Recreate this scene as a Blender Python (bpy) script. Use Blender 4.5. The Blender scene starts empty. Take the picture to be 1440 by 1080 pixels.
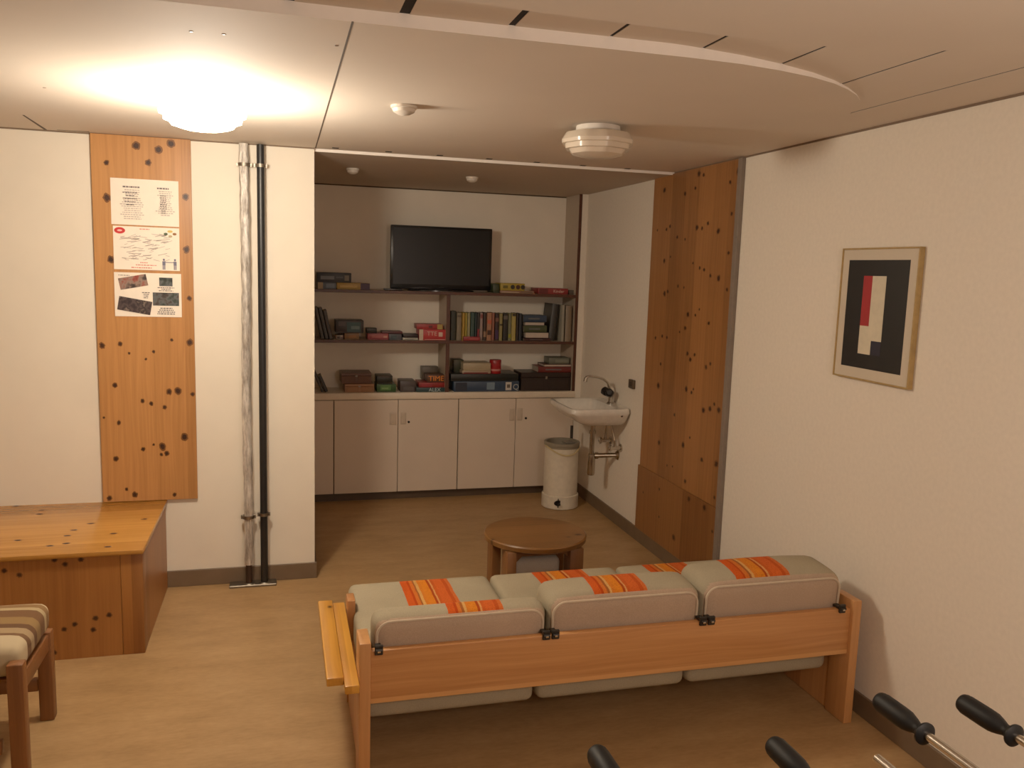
import bpy, bmesh, math, random
from mathutils import Vector, Matrix
random.seed(7)
PI = math.pi
SC = bpy.context.scene
COL = SC.collection

# ------------------------------------------------------------------ helpers
def lin(c):
    if isinstance(c, str):
        c = [int(c[i:i + 2], 16) / 255 for i in (0, 2, 4)]
    return tuple((x / 12.92 if x <= 0.04045 else ((x + 0.055) / 1.055) ** 2.4) for x in c) + (1.0,)

class NT:
    def __init__(s, name):
        s.m = bpy.data.materials.new(name); s.m.use_nodes = True
        s.t = s.m.node_tree; s.n = s.t.nodes
        s.b = s.n['Principled BSDF']; s.out = s.n['Material Output']
    def add(s, kind, **kw):
        n = s.n.new(kind)
        for k, v in kw.items(): setattr(n, k, v)
        return n
    def link(s, a, b): s.t.links.new(a, b)
    def math(s, op, a, b=None, c=None):
        n = s.add('ShaderNodeMath', operation=op)
        for i, v in enumerate((a, b, c)):
            if v is None: continue
            if isinstance(v, (int, float)): n.inputs[i].default_value = v
            else: s.link(v, n.inputs[i])
        return n.outputs[0]
    def mix(s, f, a, b, blend='MIX'):
        n = s.add('ShaderNodeMix', data_type='RGBA', blend_type=blend)
        for sock, v in ((n.inputs[0], f), (n.inputs[6], a), (n.inputs[7], b)):
            if isinstance(v, (int, float)): sock.default_value = v
            elif isinstance(v, tuple): sock.default_value = v
            else: s.link(v, sock)
        return n.outputs[2]
    def sep(s):
        tc = s.add('ShaderNodeTexCoord'); sp = s.add('ShaderNodeSeparateXYZ')
        s.link(tc.outputs['Object'], sp.inputs[0])
        return sp.outputs
    def comb(s, x, y, z):
        n = s.add('ShaderNodeCombineXYZ')
        for i, v in enumerate((x, y, z)):
            if isinstance(v, (int, float)): n.inputs[i].default_value = v
            else: s.link(v, n.inputs[i])
        return n.outputs[0]
    def noise(s, vec, scale, detail=3, rough=0.5):
        n = s.add('ShaderNodeTexNoise'); n.inputs['Scale'].default_value = scale
        n.inputs['Detail'].default_value = detail; n.inputs['Roughness'].default_value = rough
        if vec is not None: s.link(vec, n.inputs['Vector'])
        return n.outputs[0]
    def ramp(s, f, stops, interp='LINEAR'):
        n = s.add('ShaderNodeValToRGB'); r = n.color_ramp; r.interpolation = interp
        while len(r.elements) < len(stops): r.elements.new(0.5)
        for e, (p, c) in zip(r.elements, stops):
            e.position = p; e.color = c if isinstance(c, tuple) and len(c) == 4 else lin(c)
        s.link(f, n.inputs[0]); return n.outputs[0]
    def bump(s, h, strength, dist=0.01):
        n = s.add('ShaderNodeBump'); n.inputs['Strength'].default_value = strength
        n.inputs['Distance'].default_value = dist
        s.link(h, n.inputs['Height']); s.link(n.outputs[0], s.b.inputs['Normal'])

MATS = {}
def plain(name, col, rough=0.5, metal=0.0, var=0.06, scale=30, bump=0.0, spec=0.5, emit=None):
    """one-colour surface with a little procedural unevenness"""
    key = (name,)
    if key in MATS: return MATS[key]
    t = NT(name); c = lin(col)
    tc = t.add('ShaderNodeTexCoord')
    nz = t.noise(tc.outputs['Object'], scale, 3)
    k = t.ramp(nz, [(0.3, tuple(x * (1 - var) for x in c[:3]) + (1,)), (0.7, tuple(min(1, x * (1 + var)) for x in c[:3]) + (1,))])
    t.link(k, t.b.inputs['Base Color'])
    t.b.inputs['Roughness'].default_value = rough; t.b.inputs['Metallic'].default_value = metal
    t.b.inputs['Specular IOR Level'].default_value = spec
    if bump: t.bump(nz, bump, 0.004)
    MATS[key] = t.m
    return t.m

def pine(name, light, dark, across='x', along='z', plank=0.12, knots=0.0, knot_col='3a1a08', rough=0.35, kden=5.0, seed=0.0):
    t = NT(name); o = t.sep(); ax = {'x': 0, 'y': 1, 'z': 2}
    a, l = o[ax[across]], o[ax[along]]
    third = o[({0, 1, 2} - {ax[across], ax[along]}).pop()]
    pid = t.math('FLOOR', t.math('DIVIDE', t.math('ADD', a, 7.31 + seed), plank))
    wn = t.add('ShaderNodeTexWhiteNoise', noise_dimensions='1D'); t.link(pid, wn.inputs['W'])
    rnd = wn.outputs[0]
    la = t.math('ADD', l, t.math('MULTIPLY', rnd, 9.0))
    # warp grain around
    w = t.noise(t.comb(t.math('MULTIPLY', a, 6.0), t.math('MULTIPLY', la, 1.4), third), 1.0, 2)
    aw = t.math('ADD', a, t.math('MULTIPLY', w, 0.05))
    g = t.noise(t.comb(t.math('MULTIPLY', aw, 70.0), t.math('MULTIPLY', la, 1.6), t.math('MULTIPLY', third, 60.0)), 1.0, 4, 0.6)
    tone = t.math('ADD', t.math('MULTIPLY', g, 0.75), t.math('MULTIPLY', t.math('SUBTRACT', rnd, 0.5), 0.40))
    col = t.ramp(tone, [(0.12, light), (0.62, dark)])
    if knots > 0:
        v = t.add('ShaderNodeTexVoronoi', voronoi_dimensions='2D', feature='F1')
        v.inputs['Scale'].default_value = 1.0; v.inputs['Randomness'].default_value = 1.0
        vec = t.comb(t.math('MULTIPLY', t.math('ADD', a, 3.7 + seed), kden), t.math('MULTIPLY', t.math('ADD', l, 1.3 + seed), kden * 0.72), 0.0)
        t.link(vec, v.inputs['Vector'])
        wn2 = t.add('ShaderNodeTexWhiteNoise', noise_dimensions='3D'); t.link(v.outputs['Color'], wn2.inputs['Vector'])
        size = t.math('MULTIPLY', t.math('MULTIPLY', wn2.outputs[0], wn2.outputs[0]), 0.15 * knots)
        d = t.math('SUBTRACT', v.outputs['Distance'], size)
        mk = t.ramp(d, [(0.0, (1, 1, 1, 1)), (0.045, (0, 0, 0, 1))])
        halo = t.ramp(d, [(0.0, (0.55, 0.55, 0.55, 1)), (0.16, (0, 0, 0, 1))])
        has = t.math('GREATER_THAN', wn2.outputs[0], 0.42)
        col = t.mix(t.math('MULTIPLY', halo, has), col, lin(dark))
        col = t.mix(t.math('MULTIPLY', mk, has), col, lin(knot_col))
    t.link(col, t.b.inputs['Base Color'])
    t.b.inputs['Roughness'].default_value = rough
    t.bump(g, 0.08, 0.003)
    return t.m

def new_bm(): return bmesh.new()

def box(bm, x0, x1, y0, y1, z0, z1, bev=0.0, seg=2, rot=None, piv=None):
    vs = [bm.verts.new((x, y, z)) for x in (x0, x1) for y in (y0, y1) for z in (z0, z1)]
    f = [(0, 1, 3, 2), (4, 6, 7, 5), (0, 4, 5, 1), (2, 3, 7, 6), (0, 2, 6, 4), (1, 5, 7, 3)]
    fs = [bm.faces.new([vs[i] for i in q]) for q in f]
    geom = vs
    if bev > 0:
        es = list({e for q in fs for e in q.edges})
        r = bmesh.ops.bevel(bm, geom=es, offset=bev, segments=seg, profile=0.5, affect='EDGES')
        geom = list({v for q in r['faces'] for v in q.verts} | {v for v in vs if v.is_valid})
    if rot is not None:
        bmesh.ops.rotate(bm, verts=geom, cent=piv or ((x0 + x1) / 2, (y0 + y1) / 2, (z0 + z1) / 2), matrix=rot)
    return geom

def prism(bm, pts, lo, hi, axis='z'):
    """pts 2D polygon, extruded along axis"""
    def P(p, h):
        if axis == 'z': return (p[0], p[1], h)
        if axis == 'x': return (h, p[0], p[1])
        return (p[0], h, p[1])
    a = [bm.verts.new(P(p, lo)) for p in pts]; b = [bm.verts.new(P(p, hi)) for p in pts]
    bm.faces.new(a[::-1]); bm.faces.new(b); n = len(pts)
    for i in range(n): bm.faces.new((a[i], a[(i + 1) % n], b[(i + 1) % n], b[i]))

def tube(bm, pts, r, seg=12, caps=True):
    pts = [Vector(p) for p in pts]; n = len(pts)
    rs = r if isinstance(r, (list, tuple)) else [r] * n
    rings = []; up = None
    for i, p in enumerate(pts):
        d = (pts[min(i + 1, n - 1)] - pts[max(i - 1, 0)]).normalized()
        if up is None:
            up = d.orthogonal().normalized()
        up = (up - d * up.dot(d)).normalized(); s = d.cross(up)
        rings.append([bm.verts.new(p + (up * math.cos(2 * PI * k / seg) + s * math.sin(2 * PI * k / seg)) * rs[i]) for k in range(seg)])
    for i in range(n - 1):
        for k in range(seg):
            bm.faces.new((rings[i][k], rings[i][(k + 1) % seg], rings[i + 1][(k + 1) % seg], rings[i + 1][k]))
    if caps:
        bm.faces.new(rings[0][::-1]); bm.faces.new(rings[-1])

def lathe(bm, prof, c=(0, 0, 0), seg=32, wob=None, close=False):
    rings = []
    for j, (r, z) in enumerate(prof):
        ring = []
        for k in range(seg):
            a = 2 * PI * k / seg; rr = r * (wob(a, j) if wob else 1)
            ring.append(bm.verts.new((c[0] + rr * math.cos(a), c[1] + rr * math.sin(a), c[2] + z)))
        rings.append(ring)
    m = len(rings)
    for j in range(m if close else m - 1):
        A, B = rings[j], rings[(j + 1) % m]
        for k in range(seg):
            bm.faces.new((A[k], A[(k + 1) % seg], B[(k + 1) % seg], B[k]))
    if not close:
        if prof[0][0] > 1e-4: bm.faces.new(rings[0][::-1])
        if prof[-1][0] > 1e-4: bm.faces.new(rings[-1])

def cushion(bm, x0, x1, y0, y1, z0, z1, r=0.05, puff=0.02, cuts=14):
    """soft box: rounded edges, bulging large faces"""
    t = bmesh.new(); bmesh.ops.create_cube(t, size=2.0)
    bmesh.ops.subdivide_edges(t, edges=t.edges[:], cuts=cuts, use_grid_fill=True)
    h = Vector(((x1 - x0) / 2, (y1 - y0) / 2, (z1 - z0) / 2)); c = Vector(((x0 + x1) / 2, (y0 + y1) / 2, (z0 + z1) / 2))
    thin = min(range(3), key=lambda i: h[i])
    rr = [min(r, h[i]) for i in range(3)]
    mp = {}
    for v in t.verts:
        n = Vector([math.sin(PI / 2 * q) for q in v.co]); p = Vector((n.x * h.x, n.y * h.y, n.z * h.z))
        core = Vector([max(-h[i] + r, min(h[i] - r, p[i])) if h[i] > r else 0 for i in range(3)])
        d = p - core
        if d.length > 1e-9: p = core + d.normalized() * min(r, max(abs(d[0]), abs(d[1]), abs(d[2])) if d.length else r)
        o = [i for i in range(3) if i != thin]
        w = (1 - abs(n[o[0]]) ** 2.5) * (1 - abs(n[o[1]]) ** 2.5)
        p[thin] += puff * w * n[thin]
        mp[v] = bm.verts.new(p + c)
    for f in t.faces: bm.faces.new([mp[v] for v in f.verts])
    t.free()
    return list(mp.values())

def obj(name, bm, mat, parent=None, smooth=35, loc=None, slots=None):
    me = bpy.data.meshes.new(name)
    bmesh.ops.recalc_face_normals(bm, faces=bm.faces[:])
    bm.to_mesh(me); bm.free()
    me.materials.append(mat)
    for m in slots or []: me.materials.append(m)
    if smooth:
        me.shade_smooth()
        try: me.set_sharp_from_angle(angle=math.radians(smooth))
        except Exception: pass
    o = bpy.data.objects.new(name, me); COL.objects.link(o)
    if loc is not None: o.location = loc
    if parent is not None: o.parent = parent
    return o

def thing(name, label, cat, loc=(0, 0, 0), rz=0.0, group=None):
    o = bpy.data.objects.new(name, None); COL.objects.link(o); o.empty_display_size = 0.05
    o.location = loc; o.rotation_euler = (0, 0, rz)
    o['label'] = label; o['category'] = cat
    if group: o['group'] = group
    return o

def tag(o, label, cat, group=None):
    o['label'] = label; o['category'] = cat
    if group: o['group'] = group
    return o

def struct(name, bm, mat, smooth=0):
    o = obj(name, bm, mat, None, smooth); o['kind'] = 'structure'; return o

def text_bm(bm, s, size, origin, right, up, depth=0.0006, align='CENTER'):
    """flat lettering as mesh, laid in the plane (right, up)"""
    cu = bpy.data.curves.new('lettering', 'FONT'); cu.body = s; cu.size = size; cu.align_x = align; cu.align_y = 'CENTER'
    cu.resolution_u = 2
    o = bpy.data.objects.new('lettering', cu); COL.objects.link(o)
    dg = bpy.context.evaluated_depsgraph_get()
    me = o.evaluated_get(dg).to_mesh()
    right, up = Vector(right).normalized(), Vector(up).normalized(); nrm = right.cross(up); og = Vector(origin)
    vs = [bm.verts.new(og + right * v.co.x + up * v.co.y + nrm * depth) for v in me.vertices]
    for p in me.polygons:
        try: bm.faces.new([vs[i] for i in p.vertices])
        except ValueError: pass
    o.evaluated_get(dg).to_mesh_clear()
    bpy.data.objects.remove(o); bpy.data.curves.remove(cu)

def quad(bm, o, r, u, x0, x1, y0, y1, d=0.0, ang=0.0):
    """flat rectangle in a plane given by origin o, right r, up u"""
    o, r, u = Vector(o), Vector(r), Vector(u); n = r.cross(u)
    cx, cy = (x0 + x1) / 2, (y0 + y1) / 2; ca, sa = math.cos(ang), math.sin(ang)
    vs = []
    for x, y in ((x0, y0), (x1, y0), (x1, y1), (x0, y1)):
        dx, dy = x - cx, y - cy
        vs.append(bm.verts.new(o + r * (cx + dx * ca - dy * sa) + u * (cy + dx * sa + dy * ca) + n * d))
    bm.faces.new(vs)

LAMP_E, BULB_E, REAR_E, EXPO, GAM = 20.0, 36.0, 36.0, 0.22, 1.13
KNOTS_L = [(-0.656, 2.173, 0.0170), (-0.560, 2.161, 0.0170), (-0.502, 2.192, 0.0170), (-0.605, 2.099, 0.0132), (-0.786, 2.088, 0.0113), (-0.788, 1.927, 0.0170), (-0.443, 1.950, 0.0151), (-0.443, 1.700, 0.0151), (-0.781, 1.641, 0.0151), (-0.436, 1.466, 0.0113), (-0.831, 1.232, 0.0132), (-0.752, 1.240, 0.0094), (-0.713, 1.195, 0.0057), (-0.603, 1.203, 0.0075), (-0.639, 1.167, 0.0057), (-0.439, 1.249, 0.0151), (-0.520, 1.261, 0.0075), (-0.780, 1.039, 0.0113), (-0.537, 1.006, 0.0132), (-0.497, 1.009, 0.0151), (-0.430, 0.992, 0.0094), (-0.660, 0.962, 0.0094), (-0.620, 0.948, 0.0094), (-0.560, 0.929, 0.0094), (-0.769, 0.855, 0.0094), (-0.835, 0.882, 0.0057), (-0.472, 0.779, 0.0170), (-0.663, 0.721, 0.0094), (-0.615, 0.743, 0.0057), (-0.574, 0.733, 0.0170), (-0.556, 0.697, 0.0113), (-0.580, 0.692, 0.0075), (-0.787, 0.676, 0.0113), (-0.744, 0.522, 0.0075), (-0.708, 0.493, 0.0132), (-0.823, 0.479, 0.0113), (-0.524, 0.485, 0.0094)]
KNOTS_R = [(4.097, 2.181, 0.0134), (4.044, 2.169, 0.0089), (3.695, 2.154, 0.0156), (3.767, 2.108, 0.0089), (4.505, 2.130, 0.0134), (4.244, 2.090, 0.0111), (4.128, 2.110, 0.0089), (3.733, 1.955, 0.0089), (4.451, 1.906, 0.0089), (4.407, 1.922, 0.0089), (4.572, 1.906, 0.0067), (4.310, 1.859, 0.0089), (4.213, 1.844, 0.0067), (4.084, 1.902, 0.0134), (4.026, 1.896, 0.0089), (3.966, 1.919, 0.0089), (3.854, 1.875, 0.0134), (3.739, 1.766, 0.0089), (3.680, 1.750, 0.0089), (4.459, 1.729, 0.0111), (4.380, 1.751, 0.0067), (4.105, 1.716, 0.0067), (4.026, 1.691, 0.0089), (3.978, 1.682, 0.0089), (3.907, 1.652, 0.0089), (3.820, 1.641, 0.0134), (3.731, 1.587, 0.0089), (4.431, 1.543, 0.0134), (4.391, 1.556, 0.0111), (4.266, 1.590, 0.0089), (4.194, 1.584, 0.0067), (4.129, 1.441, 0.0134), (4.043, 1.442, 0.0067), (4.003, 1.475, 0.0067), (3.892, 1.410, 0.0089), (4.152, 1.367, 0.0111), (4.215, 1.340, 0.0067), (3.684, 1.399, 0.0156), (4.520, 1.281, 0.0089), (4.431, 1.298, 0.0089), (4.368, 1.296, 0.0089), (4.432, 1.137, 0.0089), (4.107, 1.231, 0.0111), (4.071, 1.202, 0.0111), (4.025, 1.233, 0.0089), (3.893, 1.183, 0.0111), (3.849, 1.205, 0.0089), (4.447, 1.008, 0.0156), (4.096, 1.038, 0.0134), (4.035, 1.029, 0.0089), (4.015, 1.049, 0.0067), (3.893, 0.955, 0.0134), (3.824, 0.975, 0.0134), (3.783, 1.006, 0.0089), (3.735, 0.984, 0.0134), (3.686, 0.998, 0.0067), (4.395, 0.680, 0.0134), (4.219, 0.874, 0.0089), (4.094, 0.729, 0.0156), (4.022, 0.784, 0.0067), (3.877, 0.695, 0.0111), (3.724, 0.708, 0.0156), (4.276, 0.571, 0.0067), (4.207, 0.581, 0.0067), (4.096, 0.480, 0.0178), (4.046, 0.537, 0.0111), (3.985, 0.454, 0.0156), (3.722, 0.535, 0.0089), (3.812, 0.455, 0.0156), (4.570, 0.334, 0.0067), (4.351, 0.412, 0.0089), (4.336, 0.250, 0.0067), (4.137, 0.190, 0.0156), (3.716, 0.358, 0.0089)]
KNOTS_T = [(-1.098, 4.278, 0.0115), (-1.095, 4.214, 0.0115), (-0.837, 4.023, 0.0115), (-0.888, 3.934, 0.0115), (-0.898, 3.857, 0.0115), (-1.079, 3.825, 0.0115), (-0.935, 3.727, 0.0115), (-0.620, 4.055, 0.0115), (-0.714, 3.856, 0.0115), (-0.705, 3.676, 0.0115), (-0.878, 3.749, 0.0115), (-1.234, 4.371, 0.0115)]
KNOTS_F = [(-1.078, 0.396, 0.0105), (-1.025, 0.375, 0.0105), (-0.895, 0.429, 0.0105), (-0.858, 0.410, 0.0105), (-0.799, 0.425, 0.0105), (-0.871, 0.132, 0.0105), (-0.831, 0.150, 0.0105), (-0.753, 0.170, 0.0105), (-0.700, 0.179, 0.0105), (-0.763, 0.120, 0.0105), (-0.912, 0.035, 0.0105)]

# ------------------------------------------------------------------ dimensions (metres, floor at z = 0)
XR, XL, YF, YC, YB = 2.133, 0.1585, 4.386, 5.80, 6.10
ZC, ZA = 2.2195, 2.2055

# ------------------------------------------------------------------ materials
WALL = plain('white_plaster', 'e6dccb', 0.75, var=0.03, scale=4, bump=0.02)
WALLR = plain('white_roughcast', 'e2d8c8', 0.8, var=0.03, scale=60, bump=0.05)
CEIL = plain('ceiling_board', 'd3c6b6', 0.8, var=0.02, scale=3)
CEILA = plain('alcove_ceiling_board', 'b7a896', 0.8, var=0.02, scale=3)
EDGE_LIGHT = plain('painted_edge_light', 'efe6dc', 0.7, var=0.02)  # lighter tone painting lamplight onto the ceiling edges
SLIT_SHADE = plain('slit_shade_black', '0a0706', 0.9)  # near-black colour standing in for shade inside the ceiling slits
BASE = plain('taupe_skirting', '6b5844', 0.5, var=0.08, scale=12)
DKGAP = plain('shadow_gap', '4a3a2a', 0.8)
CAB = plain('cream_laminate', 'd6c5b2', 0.45, var=0.02, scale=5)
CABH = plain('pale_grip', 'c6b49f', 0.4)
DKWOOD = plain('dark_edge_wood', '4a2413', 0.4, var=0.2, scale=25)
STEEL = plain('polished_steel', 'cfc9c0', 0.18, 1.0, var=0.05)
ZINC = plain('dull_zinc', '8d8579', 0.42, 1.0, var=0.15, scale=20)
BLACK = plain('black_plastic', '121213', 0.35)
RUBBER = plain('black_grip', '0a0b0c', 0.55, spec=0.3)
CERAM = plain('white_ceramic', 'ddd6ca', 0.12)
BINW = plain('cream_enamel', 'd8cdb8', 0.3)
PAPER = plain('paper', 'f0e4d4', 0.8, var=0.02)
PRINT = plain('grey_print', '6a6062', 0.8, var=0.2)
PRINTL = plain('pale_grey_print', 'b9aca4', 0.8, var=0.1)
REDINK = plain('red_ink', 'c0282a', 0.7)
PINKINK = plain('faded_red_ink', 'd98478', 0.8)

def floor_mat():
    t = NT('marbled_lino'); tc = t.add('ShaderNodeTexCoord')
    mp = t.add('ShaderNodeMapping'); mp.inputs['Scale'].default_value = (0.7, 2.2, 1); t.link(tc.outputs['Object'], mp.inputs[0])
    a = t.noise(mp.outputs[0], 4.0, 8, 0.65); b = t.noise(mp.outputs[0], 38.0, 4, 0.6)
    f = t.math('ADD', t.math('MULTIPLY', a, 0.65), t.math('MULTIPLY', b, 0.35))
    c = t.ramp(f, [(0.3, '8e6e48'), (0.5, 'a48258'), (0.7, 'b39267')])
    t.link(c, t.b.inputs['Base Color']); t.b.inputs['Roughness'].default_value = 0.42
    t.b.inputs['Specular IOR Level'].default_value = 0.35
    t.bump(b, 0.03, 0.002)
    return t.m
FLOOR = floor_mat()

PINE_L = pine('pine_panel_pale', 'c08850', '9a6838', 'x', 'z', 0.145, 0.0, rough=0.4, kden=9.0, seed=0.35)
PINE_R = pine('pine_panel_red', 'a06c3c', '7c5028', 'y', 'z', 0.16, 0.0, rough=0.4, kden=9.2, seed=1.9)
PINE_RL = pine('pine_panel_red_low', '906034', '724622', 'y', 'z', 0.3, 0.0, rough=0.4, kden=9.0, seed=4.2)
PINE_BT = pine('pine_bench_top', 'c48c44', 'a06c2c', 'y', 'x', 0.16, 0.0, rough=0.25, kden=7.5, seed=2.4)
PINE_BF = pine('pine_bench_front', 'a46c36', '845226', 'x', 'z', 0.2, 0.0, rough=0.4, kden=8.5, seed=6.1)
PINE_BS = pine('pine_bench_side', 'a46c36', '845226', 'y', 'z', 0.2, 0.0, rough=0.4, kden=8.5, seed=3.1)
PINE_SB = pine('pine_sofa_board', 'd8a066', 'b87e4a', 'z', 'x', 0.4, 0.0, rough=0.35)
PINE_SP = pine('pine_sofa_post', 'c68e58', 'a87042', 'y', 'z', 0.4, 0.0, rough=0.35)
PINE_SA = pine('pine_sofa_arm', 'd69a3e', 'b67a28', 'x', 'y', 0.07, 0.12, rough=0.3)
PINE_TT = pine('pine_table_top', '835a30', '684522', 'y', 'x', 0.13, 0.3, rough=0.3, kden=5)
PINE_TL = pine('pine_table_leg', '7e5430', '644020', 'x', 'z', 0.3, 0.0, rough=0.4)
OAK = pine('stool_wood', '86552e', '6a4020', 'x', 'z', 0.3, 0.0, rough=0.4)

KNOT_H = plain('knot_halo', '6e4420', 0.4, var=0.15, scale=60); KNOT_C = plain('knot_core', '34180a', 0.45, var=0.3, scale=80)
krng = random.Random(11)
def add_knots(bm, pts, org, plane, lift, el=(1.0, 1.0)):
    """dark knots let into a board face: pts are (a, b, radius) in world metres on the given plane"""
    def P(a, b, d):
        if plane == 'y': return (a - org[0], d, b - org[2])
        if plane == 'x': return (d, a - org[1], b - org[2])
        return (a - org[0], b - org[1], d)
    s = 1 if plane == 'z' else -1
    for a, b, r in pts:
        ph = krng.uniform(0, 6.28); wob = [1 + krng.uniform(-0.18, 0.18) for _ in range(14)]
        for k, (mul, mi) in enumerate(((1.12, 1), (0.70, 2))):
            ring = []
            for i in range(14):
                q = 2 * PI * i / 14
                ring.append(bm.verts.new(P(a + r * mul * wob[i] * el[0] * math.cos(q), b + r * mul * wob[i] * el[1] * math.sin(q), lift + s * 0.0003 * (k + 1))))
            f = bm.faces.new(ring); f.material_index = mi
KS = [KNOT_H, KNOT_C]
def fabric(name, base, stripe=None):
    t = NT(name); tc = t.add('ShaderNodeTexCoord')
    w = t.noise(tc.outputs['Object'], 260, 2); blot = t.noise(tc.outputs['Object'], 6, 3)
    c0 = lin(base)
    col = t.ramp(t.math('ADD', t.math('MULTIPLY', w, 0.6), t.math('MULTIPLY', blot, 0.4)),
                 [(0.3, tuple(x * 0.86 for x in c0[:3]) + (1,)), (0.7, tuple(min(1, x * 1.1) for x in c0[:3]) + (1,))])
    if stripe:
        s = t.add('ShaderNodeSeparateXYZ'); t.link(tc.outputs['Object'], s.inputs[0])
        wob = t.math('MULTIPLY', t.noise(tc.outputs['Object'], 9, 2), 0.006)
        x = t.math('ADD', s.outputs[0], wob)
        stops = [(0.0, c0)] + [(p, lin(c)) for p, c in stripe]
        st = t.ramp(x, stops, 'CONSTANT')
        fac = t.ramp(x, [(0.0, (0, 0, 0, 1)), (stripe[0][0], (1, 1, 1, 1)), (stripe[-1][0], (0, 0, 0, 1))], 'CONSTANT')
        st = t.mix(t.math('MULTIPLY', w, 0.35), st, lin('7a2c10'), 'MIX')
        col = t.mix(fac, col, st)
    t.link(col, t.b.inputs['Base Color']); t.b.inputs['Roughness'].default_value = 0.95
    t.b.inputs['Specular IOR Level'].default_value = 0.1
    t.bump(w, 0.25, 0.002)
    return t.m

def stripes(x0, x1):
    """orange woven band: list of (position, colour) across x0..x1"""
    S = [(0.0, 'c4521e'), (0.14, 'aa3e16'), (0.18, 'c86a2a'), (0.25, '94562a'), (0.29, 'cc9c58'), (0.34, 'cc7426'), (0.40, 'd07822'),
         (0.54, '9c4018'), (0.58, 'cc9054'), (0.62, 'bc5422'), (0.68, 'c65a26'), (0.86, 'b44a1e'), (0.93, 'c4622e'), (1.0, 'a09078')]
    return [(x0 + p * (x1 - x0), c) for p, c in S]
GREIGE = 'a39880'
FAB = fabric('greige_fabric', GREIGE)
BACKF = fabric('backing_fabric', 'b39c86')

# ------------------------------------------------------------------ room shell
b = new_bm(); box(b, -3.0, 2.3, -2.4, 6.3, -0.1, 0.0); struct('floor', b, FLOOR)
b = new_bm(); box(b, -3.0, XL, YF, 6.25, 0, 2.36); struct('wall_left', b, WALL)
b = new_bm(); box(b, XR, 2.28, -2.3, 6.25, 0, 2.36); struct('wall_right', b, WALLR)
b = new_bm(); box(b, 2.089, XR - 0.0005, 5.80, YB, 0, 2.205); struct('trim_6', b, WALLR)
b = new_bm(); box(b, XL, XR, YB, 6.25, 0, 2.36); struct('wall_back', b, WALL)
b = new_bm(); box(b, -3.0, XR, -2.4, -2.3, 0, 2.36); struct('wall_rear', b, WALL)
b = new_bm(); box(b, -3.1, -3.0, -2.4, YF, 0, 2.36); struct('wall_far_left', b, WALL)
b = new_bm(); box(b, -3.1, 2.28, -2.4, 6.25, 2.36, 2.44); struct('ceiling_slab', b, SLIT_SHADE)

# lower ceiling board with the curved front edge
edge = [(-3.0, 2.10), (-1.5, 2.10), (-0.23, 2.103), (0.167, 2.108), (0.56, 2.108), (0.8, 2.106), (1.04, 2.106), (1.20, 2.115), (1.33, 2.137), (1.46, 2.172),
        (1.563, 2.215), (1.65, 2.268), (1.72, 2.322), (1.78, 2.382), (1.83, 2.445), (1.87, 2.53), (1.9, 2.60), (XR, 2.62)]
b = new_bm(); prism(b, edge + [(XR, 4.405), (XL, 4.405), (XL, YF), (-3.0, YF)], ZC, 2.262, 'z')
o = struct('ceiling', b, CEIL); o.data.materials.append(EDGE_LIGHT)
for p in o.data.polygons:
    if abs(p.normal.z) < 0.5 and p.center.y < 2.6: p.material_index = 1  # front edge gets the painted light tone
# alcove ceiling, a finger lower, its front edge coloured lighter as if lamplit
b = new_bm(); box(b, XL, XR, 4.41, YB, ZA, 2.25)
o = struct('ceiling_alcove', b, CEILA); o.data.materials.append(EDGE_LIGHT)
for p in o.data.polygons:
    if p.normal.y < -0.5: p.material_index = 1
# bent boards between the two ceilings, kerf gaps between them
def zb(x): return 2.25 if x <= 1.0 else (2.2197 if x >= 1.8 else 2.25 - (x - 1.0) / 0.8 * 0.0303)
slits = [(-2.35 + 0.264 * i, 0.024) for i in range(8)]
slits = [(x, w) for x, w in slits if x < -0.3] + [(-0.243, 0.02), (0.021, 0.022), (0.287, 0.026), (0.553, 0.018), (0.816, 0.010), (1.079, 0.009), (1.337, 0.009), (1.607, 0.009), (1.889, 0.009)]
slits.sort(); xs = [-3.0] + [v for x, w in slits for v in (x - w / 2, x + w / 2)] + [XR]
b = new_bm()
for i in range(0, len(xs), 2):
    x0, x1 = xs[i], xs[i + 1]; n = 3
    for k in range(n):
        a0, a1 = x0 + (x1 - x0) * k / n, x0 + (x1 - x0) * (k + 1) / n
        v = [b.verts.new((x, y, z + dz)) for x, z in ((a0, zb(a0)), (a1, zb(a1))) for y in (-2.3, 2.64) for dz in (0, 0.02)]
        for q in ((0, 4, 6, 2), (1, 3, 7, 5), (0, 1, 5, 4), (2, 6, 7, 3), (0, 2, 3, 1), (4, 5, 7, 6)): b.faces.new([v[j] for j in q])
bmesh.ops.remove_doubles(b, verts=b.verts[:], dist=1e-5)
struct('ceiling_boards', b, CEIL)
b = new_bm()
for x, w in slits: box(b, x - w / 2 - 0.001, x + w / 2 + 0.001, -2.3, 2.64, zb(x) + 0.0015, zb(x) + 0.018)
struct('slit_shade_fill', b, SLIT_SHADE)  # dark strips painting the shade inside the kerf gaps
near = [(-3.0, 1.86), (0.1, 1.865), (0.365, 1.878), (0.54, 1.893), (0.80, 1.904), (1.05, 1.908), (1.31, 1.900), (1.45, 1.872), (1.57, 1.837), (1.70, 1.78), (1.8, 1.70), (1.8, -2.3), (-3.0, -2.3)]
b = new_bm(); prism(b, near, 2.2245, 2.248, 'z'); struct('ceiling_front', b, CEIL)
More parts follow.
